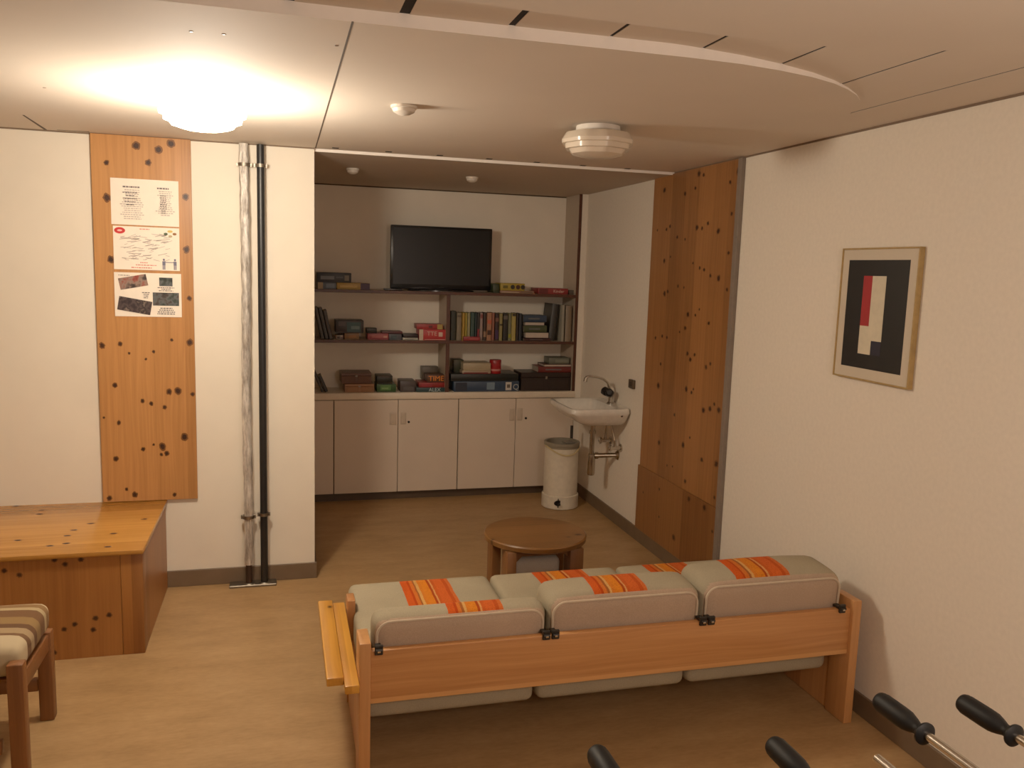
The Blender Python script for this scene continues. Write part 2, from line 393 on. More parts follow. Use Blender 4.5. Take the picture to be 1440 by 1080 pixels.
# seam, kerf ends, screw heads, dark strips painting shade at wall-ceiling gaps
b = new_bm(); box(b, 0.1625, 0.1675, 2.107, YF, 2.2188, 2.2200)
prism(b, [(-1.025, 3.97), (-1.018, 3.97), (-1.03, 4.37), (-1.043, 4.37)], 2.2186, 2.22, 'z')
prism(b, [(-0.985, 4.352), (-0.85, 4.34), (-0.85, 4.356), (-0.985, 4.36)], 2.2188, 2.22, 'z')
struct('trim_1', b, DKGAP)
b = new_bm()
for k in range(7): box(b, 0.243 + 0.262 * k, 0.275 + 0.262 * k, 4.32 + 0.008 * k, 4.35 + 0.008 * k, 2.2185, 2.22)
struct('trim_2', b, SLIT_SHADE)
b = new_bm()
box(b, XR - 0.006, XR, 2.0, 5.8, ZC - 0.007, ZC); box(b, -3.0, XL, YF - 0.006, YF, ZC - 0.006, ZC)
struct('gap_shade_ceiling', b, plain('gap_shade_grey', '75614e', 0.8))
b = new_bm(); box(b, XL + 0.005, 2.066, YB - 0.005, YB, ZA - 0.008, ZA); struct('gap_shade_alcove', b, DKGAP)
# skirting
b = new_bm(); box(b, -2.99, XL + 0.011, YF - 0.011, YF, 0, 0.085, 0.002, 1); box(b, XL, XL + 0.011, YF, 5.85, 0, 0.085); struct('baseboard_left', b, BASE)
b = new_bm(); box(b, XR - 0.011, XR, -2.3, 5.80, 0, 0.085, 0.002, 1); struct('baseboard_right', b, BASE)
b = new_bm(); box(b, XL + 0.011, 2.089, 5.845, 5.857, 0, 0.062); struct('baseboard_alcove', b, plain('kick_taupe', '4f3f30', 0.5))
b = new_bm()
for x, y in ((-0.216, 2.345), (-0.138, 2.341), (0.142, 2.344), (-0.9, 2.9), (-0.78, 3.3)):
    lathe(b, [(0.006, 0), (0.004, -0.0015)], (x, y, ZC), 10)
struct('trim_5', b, plain('screw_head', '8a7a68', 0.5))

# ------------------------------------------------------------------ wall panels, posters
t = thing('wall_panel', 'pale knotty pine wall panel behind the three posters', 'wall panel', (-0.63, YF, 0.46))
b = new_bm(); box(b, -0.222, 0.214, -0.018, -0.001, 0, ZC - 0.462, 0.0015, 1); add_knots(b, KNOTS_L, (-0.63, YF, 0.46), 'y', -0.018, (0.95, 1.1)); obj('board', b, PINE_L, t, slots=KS)
t = thing('wall_panel', 'tall reddish knotty pine panel on the right wall beside the washbasin', 'wall panel', (XR, 4.17, 0.0))
b = new_bm(); box(b, -0.016, -0.001, -0.475, 0.478, 0.487, ZC - 0.008, 0.001, 1); add_knots(b, [k for k in KNOTS_R if k[1] > 0.495], (XR, 4.17, 0), 'x', -0.016, (1.25, 1.15)); obj('upper_board', b, PINE_R, t, slots=KS)
b = new_bm(); box(b, -0.019, -0.001, -0.475, 0.497, 0.088, 0.486, 0.001, 1); add_knots(b, [k for k in KNOTS_R if k[1] < 0.475], (XR, 4.17, 0), 'x', -0.019, (1.25, 1.15)); obj('lower_board', b, PINE_RL, t, slots=KS)
b = new_bm(); box(b, -0.022, -0.001, -0.512, -0.477, 0.088, ZC - 0.008, 0.001, 1); o = obj('edge_strip', b, plain('grey_edging', '7d7064', 0.45), t); o['label'] = 'grey edging strip'

R3, U3 = (1, 0, 0), (0, 0, 1)
def poster(label, x0, x1, z0, z1, tilt):
    t = thing('poster', label, 'poster', ((x0 + x1) / 2, YF - 0.0195, (z0 + z1) / 2))
    t.rotation_euler = (0, tilt, 0)
    w, h = (x1 - x0) / 2, (z1 - z0) / 2
    bm = new_bm(); n = 8
    for i in range(n):   # a sheet with a slight wave
        pass
    bmesh.ops.create_grid(bm, x_segments=8, y_segments=6, size=1.0)
    for v in bm.verts:
        x, y = v.co.x * w, v.co.y * h
        v.co = (x, -0.0006 - 0.0012 * abs(v.co.y) ** 3 * (0.5 + 0.5 * math.sin(v.co.x * 3)), y)
    r = bmesh.ops.extrude_face_region(bm, geom=bm.faces[:])
    bmesh.ops.translate(bm, verts=[q for q in r['geom'] if isinstance(q, bmesh.types.BMVert)], vec=(0, 0.0004, 0))
    obj('sheet', bm, PAPER, t)
    return t, w, h
def lines(bm, x0, x1, z0, z1, n, th, rng, cen=False, slope=0.0):
    for i in range(n):
        z = z1 - (z1 - z0) * (i + 0.5) / n; ln = (x1 - x0) * rng.uniform(0.45, 1.0)
        c = (x0 + x1) / 2 if cen else x0 + ln / 2; x = c - ln / 2
        while x < c + ln / 2 - 0.002:
            wl = rng.uniform(0.004, 0.013); quad(bm, (0, -0.0024, 0), R3, U3, x, min(x + wl, c + ln / 2), z - th / 2, z + th / 2, 0, slope); x += wl + 0.0025
def blob_patch(bm, x, z, rx, rz, seg=24, d=0.0):
    c = bm.verts.new((x, -0.0024 - d, z)); r = [bm.verts.new((x + rx * math.cos(2 * PI * k / seg), -0.0024 - d, z + rz * math.sin(2 * PI * k / seg))) for k in range(seg)]
    for k in range(seg): bm.faces.new((c, r[k], r[(k + 1) % seg]))
rng = random.Random(3)
# top poster: two grey text columns
t, w, h = poster('topmost poster with two faint grey columns of text', -0.772, -0.474, 1.806, 2.020, 0.004)
b = new_bm()
lines(b, -0.112, 0.0, -0.083, 0.060, 15, 0.0042, rng, True); obj('column_lettering', b, PRINTL, t, 0); b = new_bm(); lines(b, 0.045, 0.135, -0.06, 0.060, 13, 0.0042, rng, True)
obj('column_lettering', b, PRINTL, t, 0)
b = new_bm()
lines(b, -0.098, -0.02, 0.064, 0.074, 1, 0.007, rng, True); obj('heading_lettering', b, PRINT, t, 0); b = new_bm(); lines(b, 0.045, 0.115, 0.064, 0.074, 1, 0.007, rng, True)
obj('heading_lettering', b, PRINT, t, 0); b = new_bm(); lines(b, -0.10, -0.03, -0.02, 0.05, 5, 0.0045, rng, True); obj('bold_lettering', b, PRINT, t, 0)
b = new_bm(); lines(b, 0.062, 0.10, -0.05, 0.04, 9, 0.004, rng, True); obj('bold_lettering', b, PRINT, t, 0)
# middle poster: red badge, loose handwriting, two figures
t, w, h = poster('middle poster with a red oval badge and two blue-grey figures', -0.767, -0.475, 1.596, 1.799, 0.004)
b = new_bm(); blob_patch(b, -0.117, 0.081, 0.024, 0.015); obj('badge', b, REDINK, t, 0)['label'] = 'red oval badge'
b = new_bm(); blob_patch(b, -0.117, 0.081, 0.011, 0.0045, 12, 0.0004); obj('badge_letters', b, plain('badge_white', 'e8b8b0', 0.7), t, 0)
b = new_bm()
for i in range(70):
    x, z = rng.uniform(-0.12, 0.09), rng.uniform(-0.062, 0.072)
    ln = rng.uniform(0.015, 0.05); quad(b, (0, -0.0024, 0), R3, U3, x, x + ln, z, z + rng.uniform(0.0018, 0.0034), 0, rng.uniform(-0.25, 0.5))
obj('handwriting', b, PRINTL, t, 0)
b = new_bm(); lines(b, -0.03, 0.06, 0.088, 0.094, 1, 0.004, rng); obj('red_lettering', b, PINKINK, t, 0); b = new_bm(); lines(b, -0.03, 0.04, -0.071, -0.063, 1, 0.005, rng); lines(b, -0.05, 0.05, -0.083, -0.074, 1, 0.004, rng)
lines(b, -0.07, 0.045, -0.094, -0.088, 1, 0.0045, rng); obj('red_lettering', b, PINKINK, t, 0)
for nm, pts, c in (('green_dot', (0.0855, 0.0725), '4a5a40'), ('brown_dot', (0.125, 0.0735), '8a5a2a'), ('yellow_dot', (0.105, 0.085), 'cbb060'), ('tan_dot', (0.106, 0.062), 'b0a080')):
    b = new_bm(); blob_patch(b, pts[0], pts[1], 0.009 if nm != 'yellow_dot' else 0.012, 0.006, 16); obj(nm, b, plain(nm, c, 0.7), t, 0)
b = new_bm()
for x in (0.075, 0.125):
    blob_patch(b, x, -0.050, 0.005, 0.0055, 12); quad(b, (0, -0.0024, 0), R3, U3, x - 0.007, x + 0.007, -0.076, -0.057)
    quad(b, (0, -0.0024, 0), R3, U3, x - 0.006, x - 0.001, -0.097, -0.076); quad(b, (0, -0.0024, 0), R3, U3, x + 0.001, x + 0.006, -0.097, -0.076)
quad(b, (0, -0.0024, 0), R3, U3, 0.082, 0.118, -0.064, -0.0605); obj('printed_figures', b, plain('blue_grey_ink', '6a6a80', 0.8), t, 0)
# bottom poster: collage of four photos
t, w, h = poster('lowest poster, a collage of four dark group photos', -0.769, -0.471, 1.373, 1.582, 0.004)
def photo_mat(name, cols, sc):
    m = NT(name); tc = m.add('ShaderNodeTexCoord')
    m.link(m.ramp(m.noise(tc.outputs['Object'], sc, 3, 0.6), [(0.32 + 0.36 * i / (len(cols) - 1), c) for i, c in enumerate(cols)]), m.b.inputs['Base Color'])
    m.b.inputs['Roughness'].default_value = 0.5
    return m.m
P1 = photo_mat('photo_red', ['140c0e', '3a2a28', '8a7468', '8a3a2c', '241614'], 17)
P2 = photo_mat('photo_dark', ['0c0809', '2a1c20', '4a3c3c', '1a1014', '7a6a60'], 19)
P3 = photo_mat('photo_green', ['0e140e', '26302a', '505456', '3a2c28', '161c18'], 21)
for x0, x1, z0, z1, a, m in ((-0.128, -0.003, 0.033, 0.088, 0.2, P1), (-0.135, 0.013, -0.085, -0.020, -0.17, P2), (0.020, 0.138, -0.050, 0.013, 0, P3), (0.050, 0.110, 0.044, 0.085, 0, P3)):
    b = new_bm(); quad(b, (0, -0.0024, 0), R3, U3, x0, x1, z0, z1, 0, a); obj('photo_print', b, m, t, 0)
b = new_bm(); 
for a in ((0.03, 0.13, -0.094, -0.058, 4, 0.005, rng, True), (0.04, 0.12, 0.018, 0.04, 3, 0.004, rng, True), (-0.03, 0.012, -0.018, 0.015, 4, 0.004, rng, True), (-0.13, -0.06, 0.088, 0.094, 1, 0.003, rng)):
    b = new_bm(); lines(b, *a); obj('caption_lettering', b, PRINT, t, 0)

# ------------------------------------------------------------------ pipes by the pier
def clamp(t, r, z):
    b = new_bm(); lathe(b, [(r + 0.001, -0.008), (r + 0.007, -0.008), (r + 0.007, 0.008), (r + 0.001, 0.008)], (0, 0, z), 24, close=True)
    for s in (-1, 1):
        box(b, s * (r + 0.007) - 0.006, s * (r + 0.007) + 0.006, -0.004, 0.004, z - 0.010, z + 0.010, 0.001, 1)
        tube(b, [(s * (r + 0.009), -0.012, z), (s * (r + 0.009), 0.012, z)], 0.0045, 6)
    tube(b, [(0, r, z), (0, 0.047, z)], 0.005, 8); tube(b, [(0, 0.043, z), (0, 0.0465, z)], 0.013, 12)
    obj('pipe_clamp', b, ZINC, t)
def foil():
    m = NT('foil_wrap'); tc = m.add('ShaderNodeTexCoord'); mp = m.add('ShaderNodeMapping'); mp.inputs['Scale'].default_value = (40, 40, 7)
    m.link(tc.outputs['Object'], mp.inputs[0]); n = m.noise(mp.outputs[0], 1.0, 5, 0.7)
    m.link(m.ramp(n, [(0.35, '8a8076'), (0.65, 'f2ece2')]), m.b.inputs['Base Color']); m.b.inputs['Metallic'].default_value = 0.35
    m.b.inputs['Roughness'].default_value = 0.32; m.bump(n, 0.8, 0.02); return m.m
t = thing('foil_wrapped_pipe', 'crinkled silver foil-wrapped pipe running up the white pier', 'pipe', (-0.172, 4.336, 0.012))
b = new_bm(); zz = [0.10 + 2.1 * i / 60 for i in range(61)]
tube(b, [(0.002 * math.sin(z * 5), 0.001 * math.sin(z * 9), z) for z in zz], [0.0225 + 0.0016 * math.sin(i * 2.3) + 0.0012 * math.sin(i * 0.9) for i in range(61)], 20); obj('foil_sleeve', b, foil(), t)
b = new_bm(); tube(b, [(0, 0, 0), (0, 0, 0.11)], 0.016, 16); obj('pipe_end', b, plain('rusty_pipe', '3a2a20', 0.5, 0.3), t)
clamp(t, 0.023, 2.10); clamp(t, 0.023, 0.352)
t = thing('heating_pipe', 'thin matte black pipe beside the foil-wrapped one', 'pipe', (-0.096, 4.336, 0.012))
b = new_bm(); tube(b, [(0, 0, 0), (0, 0, 2.2)], 0.0185, 20); obj('pipe_tube', b, plain('black_pipe', '17181a', 0.4), t)
clamp(t, 0.0185, 2.10); clamp(t, 0.0185, 0.362)
b = new_bm(); box(b, -0.268, -0.036, 4.30, 4.372, 0.0, 0.012, 0.002, 1)
for x in (-0.172, -0.096): lathe(b, [(0.03, 0.012), (0.026, 0.016)], (x, 4.336, 0), 24)
tag(obj('floor_plate', b, ZINC), 'flat grey metal plate on the floor under the two pipes', 'plate')

# ------------------------------------------------------------------ pine corner bench and bits on it
t = thing('pine_bench', 'boxy knotty pine corner bench against the white pier', 'bench', (-1.2, 4.0, 0))
b = new_bm(); box(b, -0.78, 0.640, -0.385, 0.385, 0.437, 0.458, 0.004, 2); add_knots(b, KNOTS_T, (-1.2, 4.0, 0), 'z', 0.458, (1.2, 0.8)); obj('top_board', b, PINE_BT, t, slots=KS)
b = new_bm(); box(b, -0.78, 0.548, -0.37, -0.352, 0.0, 0.437, 0.001, 1); add_knots(b, KNOTS_F, (-1.2, 4.0, 0), 'y', -0.37); obj('front_panel', b, PINE_BF, t, slots=KS)
b = new_bm(); box(b, 0.612, 0.632, -0.292, 0.3735, 0.0, 0.437, 0.001, 1); obj('side_panel', b, PINE_BS, t)
b = new_bm(); box(b, 0.549, 0.634, -0.372, -0.293, 0.0, 0.437, 0.003, 2); obj('corner_post', b, PINE_BF, t)
b = new_bm(); box(b, -1.62, -1.318, 4.33, 4.375, 0.459, 0.487, 0.004, 2); box(b, -1.60, -1.33, 4.335, 4.37, 0.487, 0.489)
tag(obj('flat_bar', b, plain('grey_brown_bar', '6e5c48', 0.5)), 'flat grey-brown bar lying on the pine bench against the wall', 'bar')

# ------------------------------------------------------------------ footstool at left
t = thing('footstool', 'dark wooden footstool frame with square posts at the left edge', 'stool', (-0.82, 2.95, 0))
for x, y in ((0.022, -0.2), (0.0, 0.205), (-0.5, -0.2), (-0.5, 0.205)):
    b = new_bm(); box(b, x - 0.024, x + 0.024, y - 0.022, y + 0.022, 0, 0.405 if y < 0 else 0.332, 0.006, 2); obj('leg', b, OAK, t)
b = new_bm(); box(b, -0.012 + 0.004, 0.018, -0.178, 0.183, 0.265, 0.325, 0.004, 2); obj('side_rail', b, OAK, t)
b = new_bm(); box(b, -0.515, -0.49, -0.178, 0.183, 0.265, 0.325, 0.004, 2); obj('side_rail', b, OAK, t)
for y in (-0.2, 0.205):
    b = new_bm(); box(b, -0.476, -0.026, y - 0.012, y + 0.012, 0.11, 0.155, 0.003, 2); obj('stretcher', b, OAK, t)
b = new_bm(); box(b, -0.488, -0.009, -0.17, 0.175, 0.325, 0.337); obj('seat_base', b, OAK, t)
def stool_fab():
    m = NT('stool_fabric'); o_ = m.sep(); y = o_[1]
    w_ = m.noise(None, 240, 2)
    c = m.ramp(m.math('ADD', m.math('MULTIPLY', y, 1.0), 0.5), [(0.0, 'b9a888'), (0.395, '6a4a2c'), (0.44, '9a8260'), (0.475, '5e4026'), (0.505, '84683f'), (0.55, '6a4a2c'), (0.60, 'a8946e'), (0.625, '80603a'), (0.655, 'bcab8b')], 'CONSTANT')
    m.link(c, m.b.inputs['Base Color']); m.b.inputs['Roughness'].default_value = 0.95; m.bump(w_, 0.25, 0.002); return m.m
b = new_bm(); cushion(b, -0.25, 0.25, -0.19, 0.19, 0, 0.105, 0.035, 0.012)
for v in b.verts:
    if v.co.z > 0.06: v.co.z -= 0.012 * math.exp(-(v.co.y / 0.05) ** 2) * (1.0) + 0.010 * math.exp(-((v.co.y + 0.06) / 0.02) ** 2)
tag(obj('stool_cushion', b, stool_fab(), None, 60, loc=(-1.046, 2.965, 0.338)), 'beige cushion with brown woven stripes on the footstool', 'cushion')

# ------------------------------------------------------------------ cabinets, worktop, shelves
def grip(t, x0, x1, z0, z1):
    b = new_bm(); box(b, x0, x1, -0.024, -0.0185, z0, z1, 0.002, 2); box(b, x0 + 0.006, x1 - 0.006, -0.026, -0.023, z0 + 0.01, z1 - 0.01, 0.001, 1)
    return obj('handle', b, CABH, t)
def lock(t, x, z):
    b = new_bm(); tube(b, [(x, -0.0185, z), (x, -0.023, z)], 0.0085, 16); box(b, x - 0.001, x + 0.001, -0.0238, -0.022, z - 0.005, z + 0.005)
    return obj('lock', b, BLACK, t)
def cabinet(label, x0, x1, doors):
    t = thing('base_cabinet', label, 'cabinet', (x0, YC + 0.0185, 0), group=None)
    w = x1 - x0
    b = new_bm(); box(b, 0, w, 0.0, 0.018, 0.066, 0.726); box(b, 0, w, 0.25, 0.262, 0.066, 0.726)
    box(b, 0, 0.016, 0, 0.26, 0.066, 0.726); box(b, w - 0.016, w, 0, 0.26, 0.066, 0.726); box(b, 0, w, 0.0, 0.26, 0.062, 0.08)
    obj('carcass', b, CABGAP, t)
    for a, c, hx, lx in doors:
        b = new_bm(); box(b, a - x0 + 0.002, c - x0 - 0.002, -0.0185, -0.0005, 0.064, 0.724, 0.0015, 1); d = obj('door', b, CAB, t)
        if hx: grip(d, hx[0] - x0, hx[1] - x0, hx[2], hx[3])
        if lx: lock(d, lx[0] - x0, lx[1])
CABGAP = plain('cabinet_gap', '5c4a3a', 0.7)
cabinet('narrow single-door cream cabinet next to the white pier', 0.172, 0.339, [(0.172, 0.339, None, None)])
cabinet('cream two-door cabinet standing between the narrow cabinet and the one behind the bin', 0.341, 1.213, [(0.341, 0.782, (0.722, 0.768, 0.548, 0.637), None), (0.782, 1.213, (0.799, 0.838, 0.550, 0.635), (0.857, 0.566))])
cabinet('cream two-door cabinet directly behind the pedal bin', 1.215, 2.087, [(1.215, 1.640, (1.592, 1.628, 0.560, 0.650), None), (1.640, 2.087, (1.649, 1.690, 0.562, 0.652), (1.717, 0.578))])
b = new_bm(); box(b, XL + 0.001, 2.087, 5.790, YB - 0.001, 0.729, 0.775, 0.003, 2)
tag(obj('countertop', b, plain('cream_worktop', 'dccdb8', 0.35, var=0.02)), 'long cream countertop running over all the base cabinets', 'countertop')

SHELF = plain('shelf_laminate', 'b7a793', 0.5, var=0.03)
t = thing('wall_shelf_unit', 'white built-in shelf unit with dark wood edges above the countertop', 'shelf', (0, YC, 0))
def edged(name, x0, x1, y1, z0, z1, edge_w=0.008, vert=False):
    b = new_bm(); box(b, x0, x1, edge_w, y1, z0, z1); o = obj(name, b, SHELF, t)
    b = new_bm(); box(b, x0, x1, 0.0, edge_w, z0, z1, 0.001, 1); e = obj('edge_strip', b, DKWOOD, o); e['label'] = 'dark wooden edge strip'
edged('shelf_board', XL + 0.001, 2.066, 0.299, 1.464, 1.484); edged('shelf_board', XL + 0.001, 1.113, 0.299, 1.122, 1.142); edged('shelf_board', 1.139, 2.066, 0.299, 1.122, 1.142)
edged('divider', 1.113, 1.139, 0.299, 0.776, 1.463); edged('side_panel', 2.067, 2.088, 0.299, 0.776, ZA - 0.001)

# ------------------------------------------------------------------ television
t = thing('television', 'black flat-screen television standing on the top shelf', 'television', (1.093, 5.925, 1.4845))
b = new_bm(); box(b, -0.362, 0.362, -0.016, 0.022, 0.012, 0.452, 0.006, 2); box(b, -0.25, 0.25, 0.02, 0.05, 0.06, 0.38, 0.01, 2); obj('housing', b, plain('tv_black', '0d0d0f', 0.3), t)
m = NT('tv_screen'); m.b.inputs['Base Color'].default_value = lin('131416'); m.b.inputs['Roughness'].default_value = 0.3; m.b.inputs['Specular IOR Level'].default_value = 0.25
b = new_bm(); box(b, -0.345, 0.345, -0.0175, -0.0155, 0.045, 0.437, 0.0005, 1); obj('screen', b, m.m, t)
b = new_bm(); text_bm(b, '- - - -', 0.016, (0, -0.0165, 0.028), R3, U3); obj('maker_mark', b, plain('tv_mark', '77777a', 0.4), t, 0)
b = new_bm(); prism(b, [(-0.05, 0), (0.05, 0), (0.035, 0.03), (-0.035, 0.03)], -0.01, 0.015, 'y'); obj('neck', b, BLACK, t)
b = new_bm()
lathe(b, [(1, 0), (1, 0.006), (0.96, 0.010)], (0, 0, 0), 40)
for v in b.verts: v.co.x *= 0.24; v.co.y *= 0.095
obj('stand_base', b, plain('tv_base_gloss', '17171a', 0.15), t)

# ------------------------------------------------------------------ washbasin, tap and plumbing
t = thing('washbasin', 'small white ceramic washbasin mounted on the right wall', 'washbasin', (XR - 0.0005, 5.085, 0))
def srect(cx, hx, hy, z, n=8, seg=56):
    r = []
    for k in range(seg):
        a = 2 * PI * k / seg; c, s = math.cos(a), math.sin(a)
        r.append((cx + hx * math.copysign(abs(c) ** (2 / n), c), hy * math.copysign(abs(s) ** (2 / n), s), z))
    return r
def loft(bm, rings, cap0=True, cap1=True):
    R = [[bm.verts.new(p) for p in r] for r in rings]; n = len(R[0])
    for i in range(len(R) - 1):
        for k in range(n): bm.faces.new((R[i][k], R[i][(k + 1) % n], R[i + 1][(k + 1) % n], R[i + 1][k]))
    if cap0: bm.faces.new(R[0][::-1])
    if cap1: bm.faces.new(R[-1])
b = new_bm()
loft(b, [srect(-0.15, 0.11, 0.15, 0.680, 6), srect(-0.155, 0.142, 0.185, 0.690, 8), srect(-0.175, 0.168, 0.212, 0.715, 9), srect(-0.195, 0.193, 0.240, 0.758, 10), srect(-0.2, 0.2, 0.247, 0.772, 12),
         srect(-0.2, 0.2, 0.247, 0.795, 10), srect(-0.2, 0.197, 0.244, 0.800, 10), srect(-0.2, 0.188, 0.235, 0.801, 9), srect(-0.228, 0.150, 0.217, 0.795, 7), srect(-0.228, 0.140, 0.205, 0.770, 6), srect(-0.225, 0.12, 0.18, 0.72, 5), srect(-0.22, 0.08, 0.12, 0.695, 3), srect(-0.22, 0.02, 0.02, 0.690, 2)])
obj('basin', b, CERAM, t, 50)
b = new_bm(); tube(b, [(-0.065, -0.234, 0.757), (-0.065, -0.2405, 0.757)], 0.008, 14); obj('overflow_hole', b, plain('overflow_dark', '4a3a30', 0.5), t)
b = new_bm(); lathe(b, [(0.026, 0), (0.026, 0.006), (0.017, 0.010), (0.017, 0.06), (0.020, 0.075), (0.014, 0.085)], (-0.052, 0, 0.799), 24)
f = obj('tap', b, STEEL, t)
b = new_bm(); tube(b, [(-0.055, 0, 0.87), (-0.06, 0, 0.905), (-0.075, 0, 0.937), (-0.105, 0, 0.960), (-0.15, 0, 0.974), (-0.20, 0, 0.980), (-0.222, 0, 0.975), (-0.228, 0, 0.962)], [0.010, 0.0095, 0.009, 0.009, 0.009, 0.009, 0.010, 0.010], 14)
tube(b, [(-0.226, 0, 0.972), (-0.232, 0, 0.945)], 0.013, 14); obj('spout', b, STEEL, f)
for s in (-1, 1):
    b = new_bm(); lathe(b, [(0.012, -0.005), (0.026, 0.0), (0.028, 0.012), (0.026, 0.036), (0.016, 0.044)], (0, 0, 0), 18, wob=lambda a, j: 1 + 0.06 * math.cos(5 * a))
    bmesh.ops.rotate(b, verts=b.verts[:], cent=(0, 0, 0), matrix=Matrix.Rotation(-s * PI / 2.6, 3, 'X') @ Matrix.Rotation(-0.4, 3, 'Y'))
    bmesh.ops.translate(b, verts=b.verts[:], vec=(-0.066, s * 0.02, 0.868)); obj('tap_handle', b, BLACK, f)['label'] = 'black tap handle'
b = new_bm(); tube(b, [(-0.168, -0.005, 0.672), (-0.168, -0.005, 0.44)], 0.016, 16); tube(b, [(-0.168, -0.005, 0.62), (-0.168, -0.005, 0.60)], 0.022, 16)
lathe(b, [(0.017, 0.145), (0.024, 0.14), (0.0265, 0.12), (0.0265, 0.012), (0.022, 0.0)], (-0.168, -0.005, 0.322), 20)
tube(b, [(-0.168, -0.005, 0.452), (-0.10, -0.02, 0.455), (-0.01, -0.045, 0.46)], 0.0165, 14)
tube(b, [(-0.145, -0.01, 0.453), (-0.125, -0.015, 0.454)], 0.022, 14); tube(b, [(-0.014, -0.045, 0.46), (0, -0.047, 0.46)], [0.022, 0.034], 18)
obj('drain_trap', b, plain('aged_chrome', 'b2a898', 0.22, 1.0, 0.1), t)
for y, z in ((0.075, 0.535), (-0.10, 0.52)):
    b = new_bm(); tube(b, [(-0.0, y, z), (-0.07, y, z)], 0.013, 12); tube(b, [(0.0, y, z), (-0.006, y, z)], 0.026, 16)
    tube(b, [(-0.045, y, z), (-0.045, y, z + 0.05)], 0.010, 12); tube(b, [(-0.045, y, z + 0.04), (-0.05, y * 0.7, z + 0.1), (-0.06, y * 0.4, 0.70)], 0.006, 10)
    v_ = obj('stop_valve', b, STEEL, t)
    b = new_bm(); lathe(b, [(0.017, 0), (0.02, 0.004), (0.02, 0.016), (0.012, 0.02)], (0, 0, 0), 12, wob=lambda a, j: 1 + 0.14 * math.cos(4 * a))
    bmesh.ops.rotate(b, verts=b.verts[:], cent=(0, 0, 0), matrix=Matrix.Rotation(-PI / 2, 3, 'Y')); bmesh.ops.translate(b, verts=b.verts[:], vec=(-0.068, y, z)); obj('valve_knob', b, STEEL, v_)

# small brown box on the wall
t = thing('wall_switch', 'small dark brown switch box on the wall right of the washbasin tap', 'switch', (XR, 4.842, 0.962))
b = new_bm(); box(b, -0.020, -0.0005, -0.036, 0.036, -0.028, 0.028, 0.004, 2); obj('switch_box', b, plain('switch_brown', '54432f', 0.4), t)
b = new_bm(); box(b, -0.025, -0.019, -0.014, 0.014, -0.016, 0.016, 0.002, 2); obj('rocker', b, plain('switch_dark', '3a2c1e', 0.35), t)

# ------------------------------------------------------------------ pedal bin
t = thing('pedal_bin', 'tall cream cylindrical pedal bin below the washbasin', 'bin', (1.897, 5.49, 0))
b = new_bm(); lathe(b, [(0.122, 0.0), (0.130, 0.006), (0.130, 0.092), (0.124, 0.098)], seg=48); obj('base', b, BINW, t)
b = new_bm(); lathe(b, [(0.118, 0.098), (0.120, 0.10), (0.120, 0.43), (0.117, 0.43), (0.117, 0.105)], seg=48, close=True); obj('drum', b, BINW, t)
b = new_bm(); lathe(b, [(0.121, 0.442), (0.126, 0.446), (0.127, 0.464), (0.122, 0.469), (0.109, 0.467), (0.107, 0.40), (0.116, 0.40), (0.1205, 0.432)], seg=48, close=True); obj('rim', b, plain('rim_grey', '8a806e', 0.4), t)
b = new_bm(); lathe(b, [(0.106, 0.425), (0.07, 0.405), (0.03, 0.41), (0.0001, 0.412)], seg=32, wob=lambda a, j: 1 + 0.05 * math.sin(5 * a + j)); obj('bin_liner', b, plain('liner_grey', '40382f', 0.35, var=0.3, scale=25), t)
b = new_bm(); box(b, 0.02, 0.095, -0.03, 0.06, 0.452, 0.462, 0.003, 2); obj('lid', b, plain('lid_grey', '7c7468', 0.4), t)
b = new_bm(); pts = [(-0.122 * math.cos(a) * 1.0 - 0.0, -0.125 * math.sin(a) - 0.004, 0.44 - 0.05 * math.sin(a) ** 2) for a in [PI * i / 20 for i in range(21)]]
tube(b, pts, 0.006, 8); obj('liner_fold', b, plain('liner_yellow', 'cdb98a', 0.5), t)
b = new_bm(); lathe(b, [(0.030, -0.003), (0.030, 0.003)], (0, 0, 0), 20); bmesh.ops.rotate(b, verts=b.verts[:], cent=(0, 0, 0), matrix=Matrix.Rotation(PI / 2, 3, 'X'))
for v in b.verts: v.co.z *= 0.65
bmesh.ops.translate(b, verts=b.verts[:], vec=(-0.052, -0.1215, 0.052))
box(b, -0.062, -0.046, -0.158, -0.118, 0.046, 0.056, 0.002, 2); box(b, -0.057, -0.051, -0.128, -0.124, 0.02, 0.085)
obj('pedal', b, BLACK, t)
b = new_bm(); tube(b, [(0.10, 0.085, 0.455), (0.10, 0.085, 0.56)], 0.011, 10); obj('lid_stem', b, plain('stem_dark', '2a221c', 0.5), t)

# ------------------------------------------------------------------ round low table and pouf under it
t = thing('coffee_table', 'round brown wooden low table in front of the sofa', 'table', (1.172, 3.735, 0))
b = new_bm(); lathe(b, [(0.238, 0.372), (0.246, 0.376), (0.248, 0.396), (0.242, 0.402)], seg=64); obj('tabletop', b, PINE_TT, t)
b = new_bm()
prism(b, [(-0.175, 0.371), (-0.175, 0.30), (-0.14, 0.30), (-0.105, 0.335), (0.105, 0.335), (0.14, 0.30), (0.175, 0.30), (0.175, 0.371)], -0.012, 0.012, 'y')
bmesh.ops.translate(b, verts=b.verts[:], vec=(0, -0.135, 0)); obj('apron', b, PINE_TL, t)
b = new_bm()
prism(b, [(-0.175, 0.371), (-0.175, 0.30), (-0.14, 0.30), (-0.105, 0.335), (0.105, 0.335), (0.14, 0.30), (0.175, 0.30), (0.175, 0.371)], -0.012, 0.012, 'y')
bmesh.ops.translate(b, verts=b.verts[:], vec=(0, 0.135, 0)); obj('apron', b, PINE_TL, t)
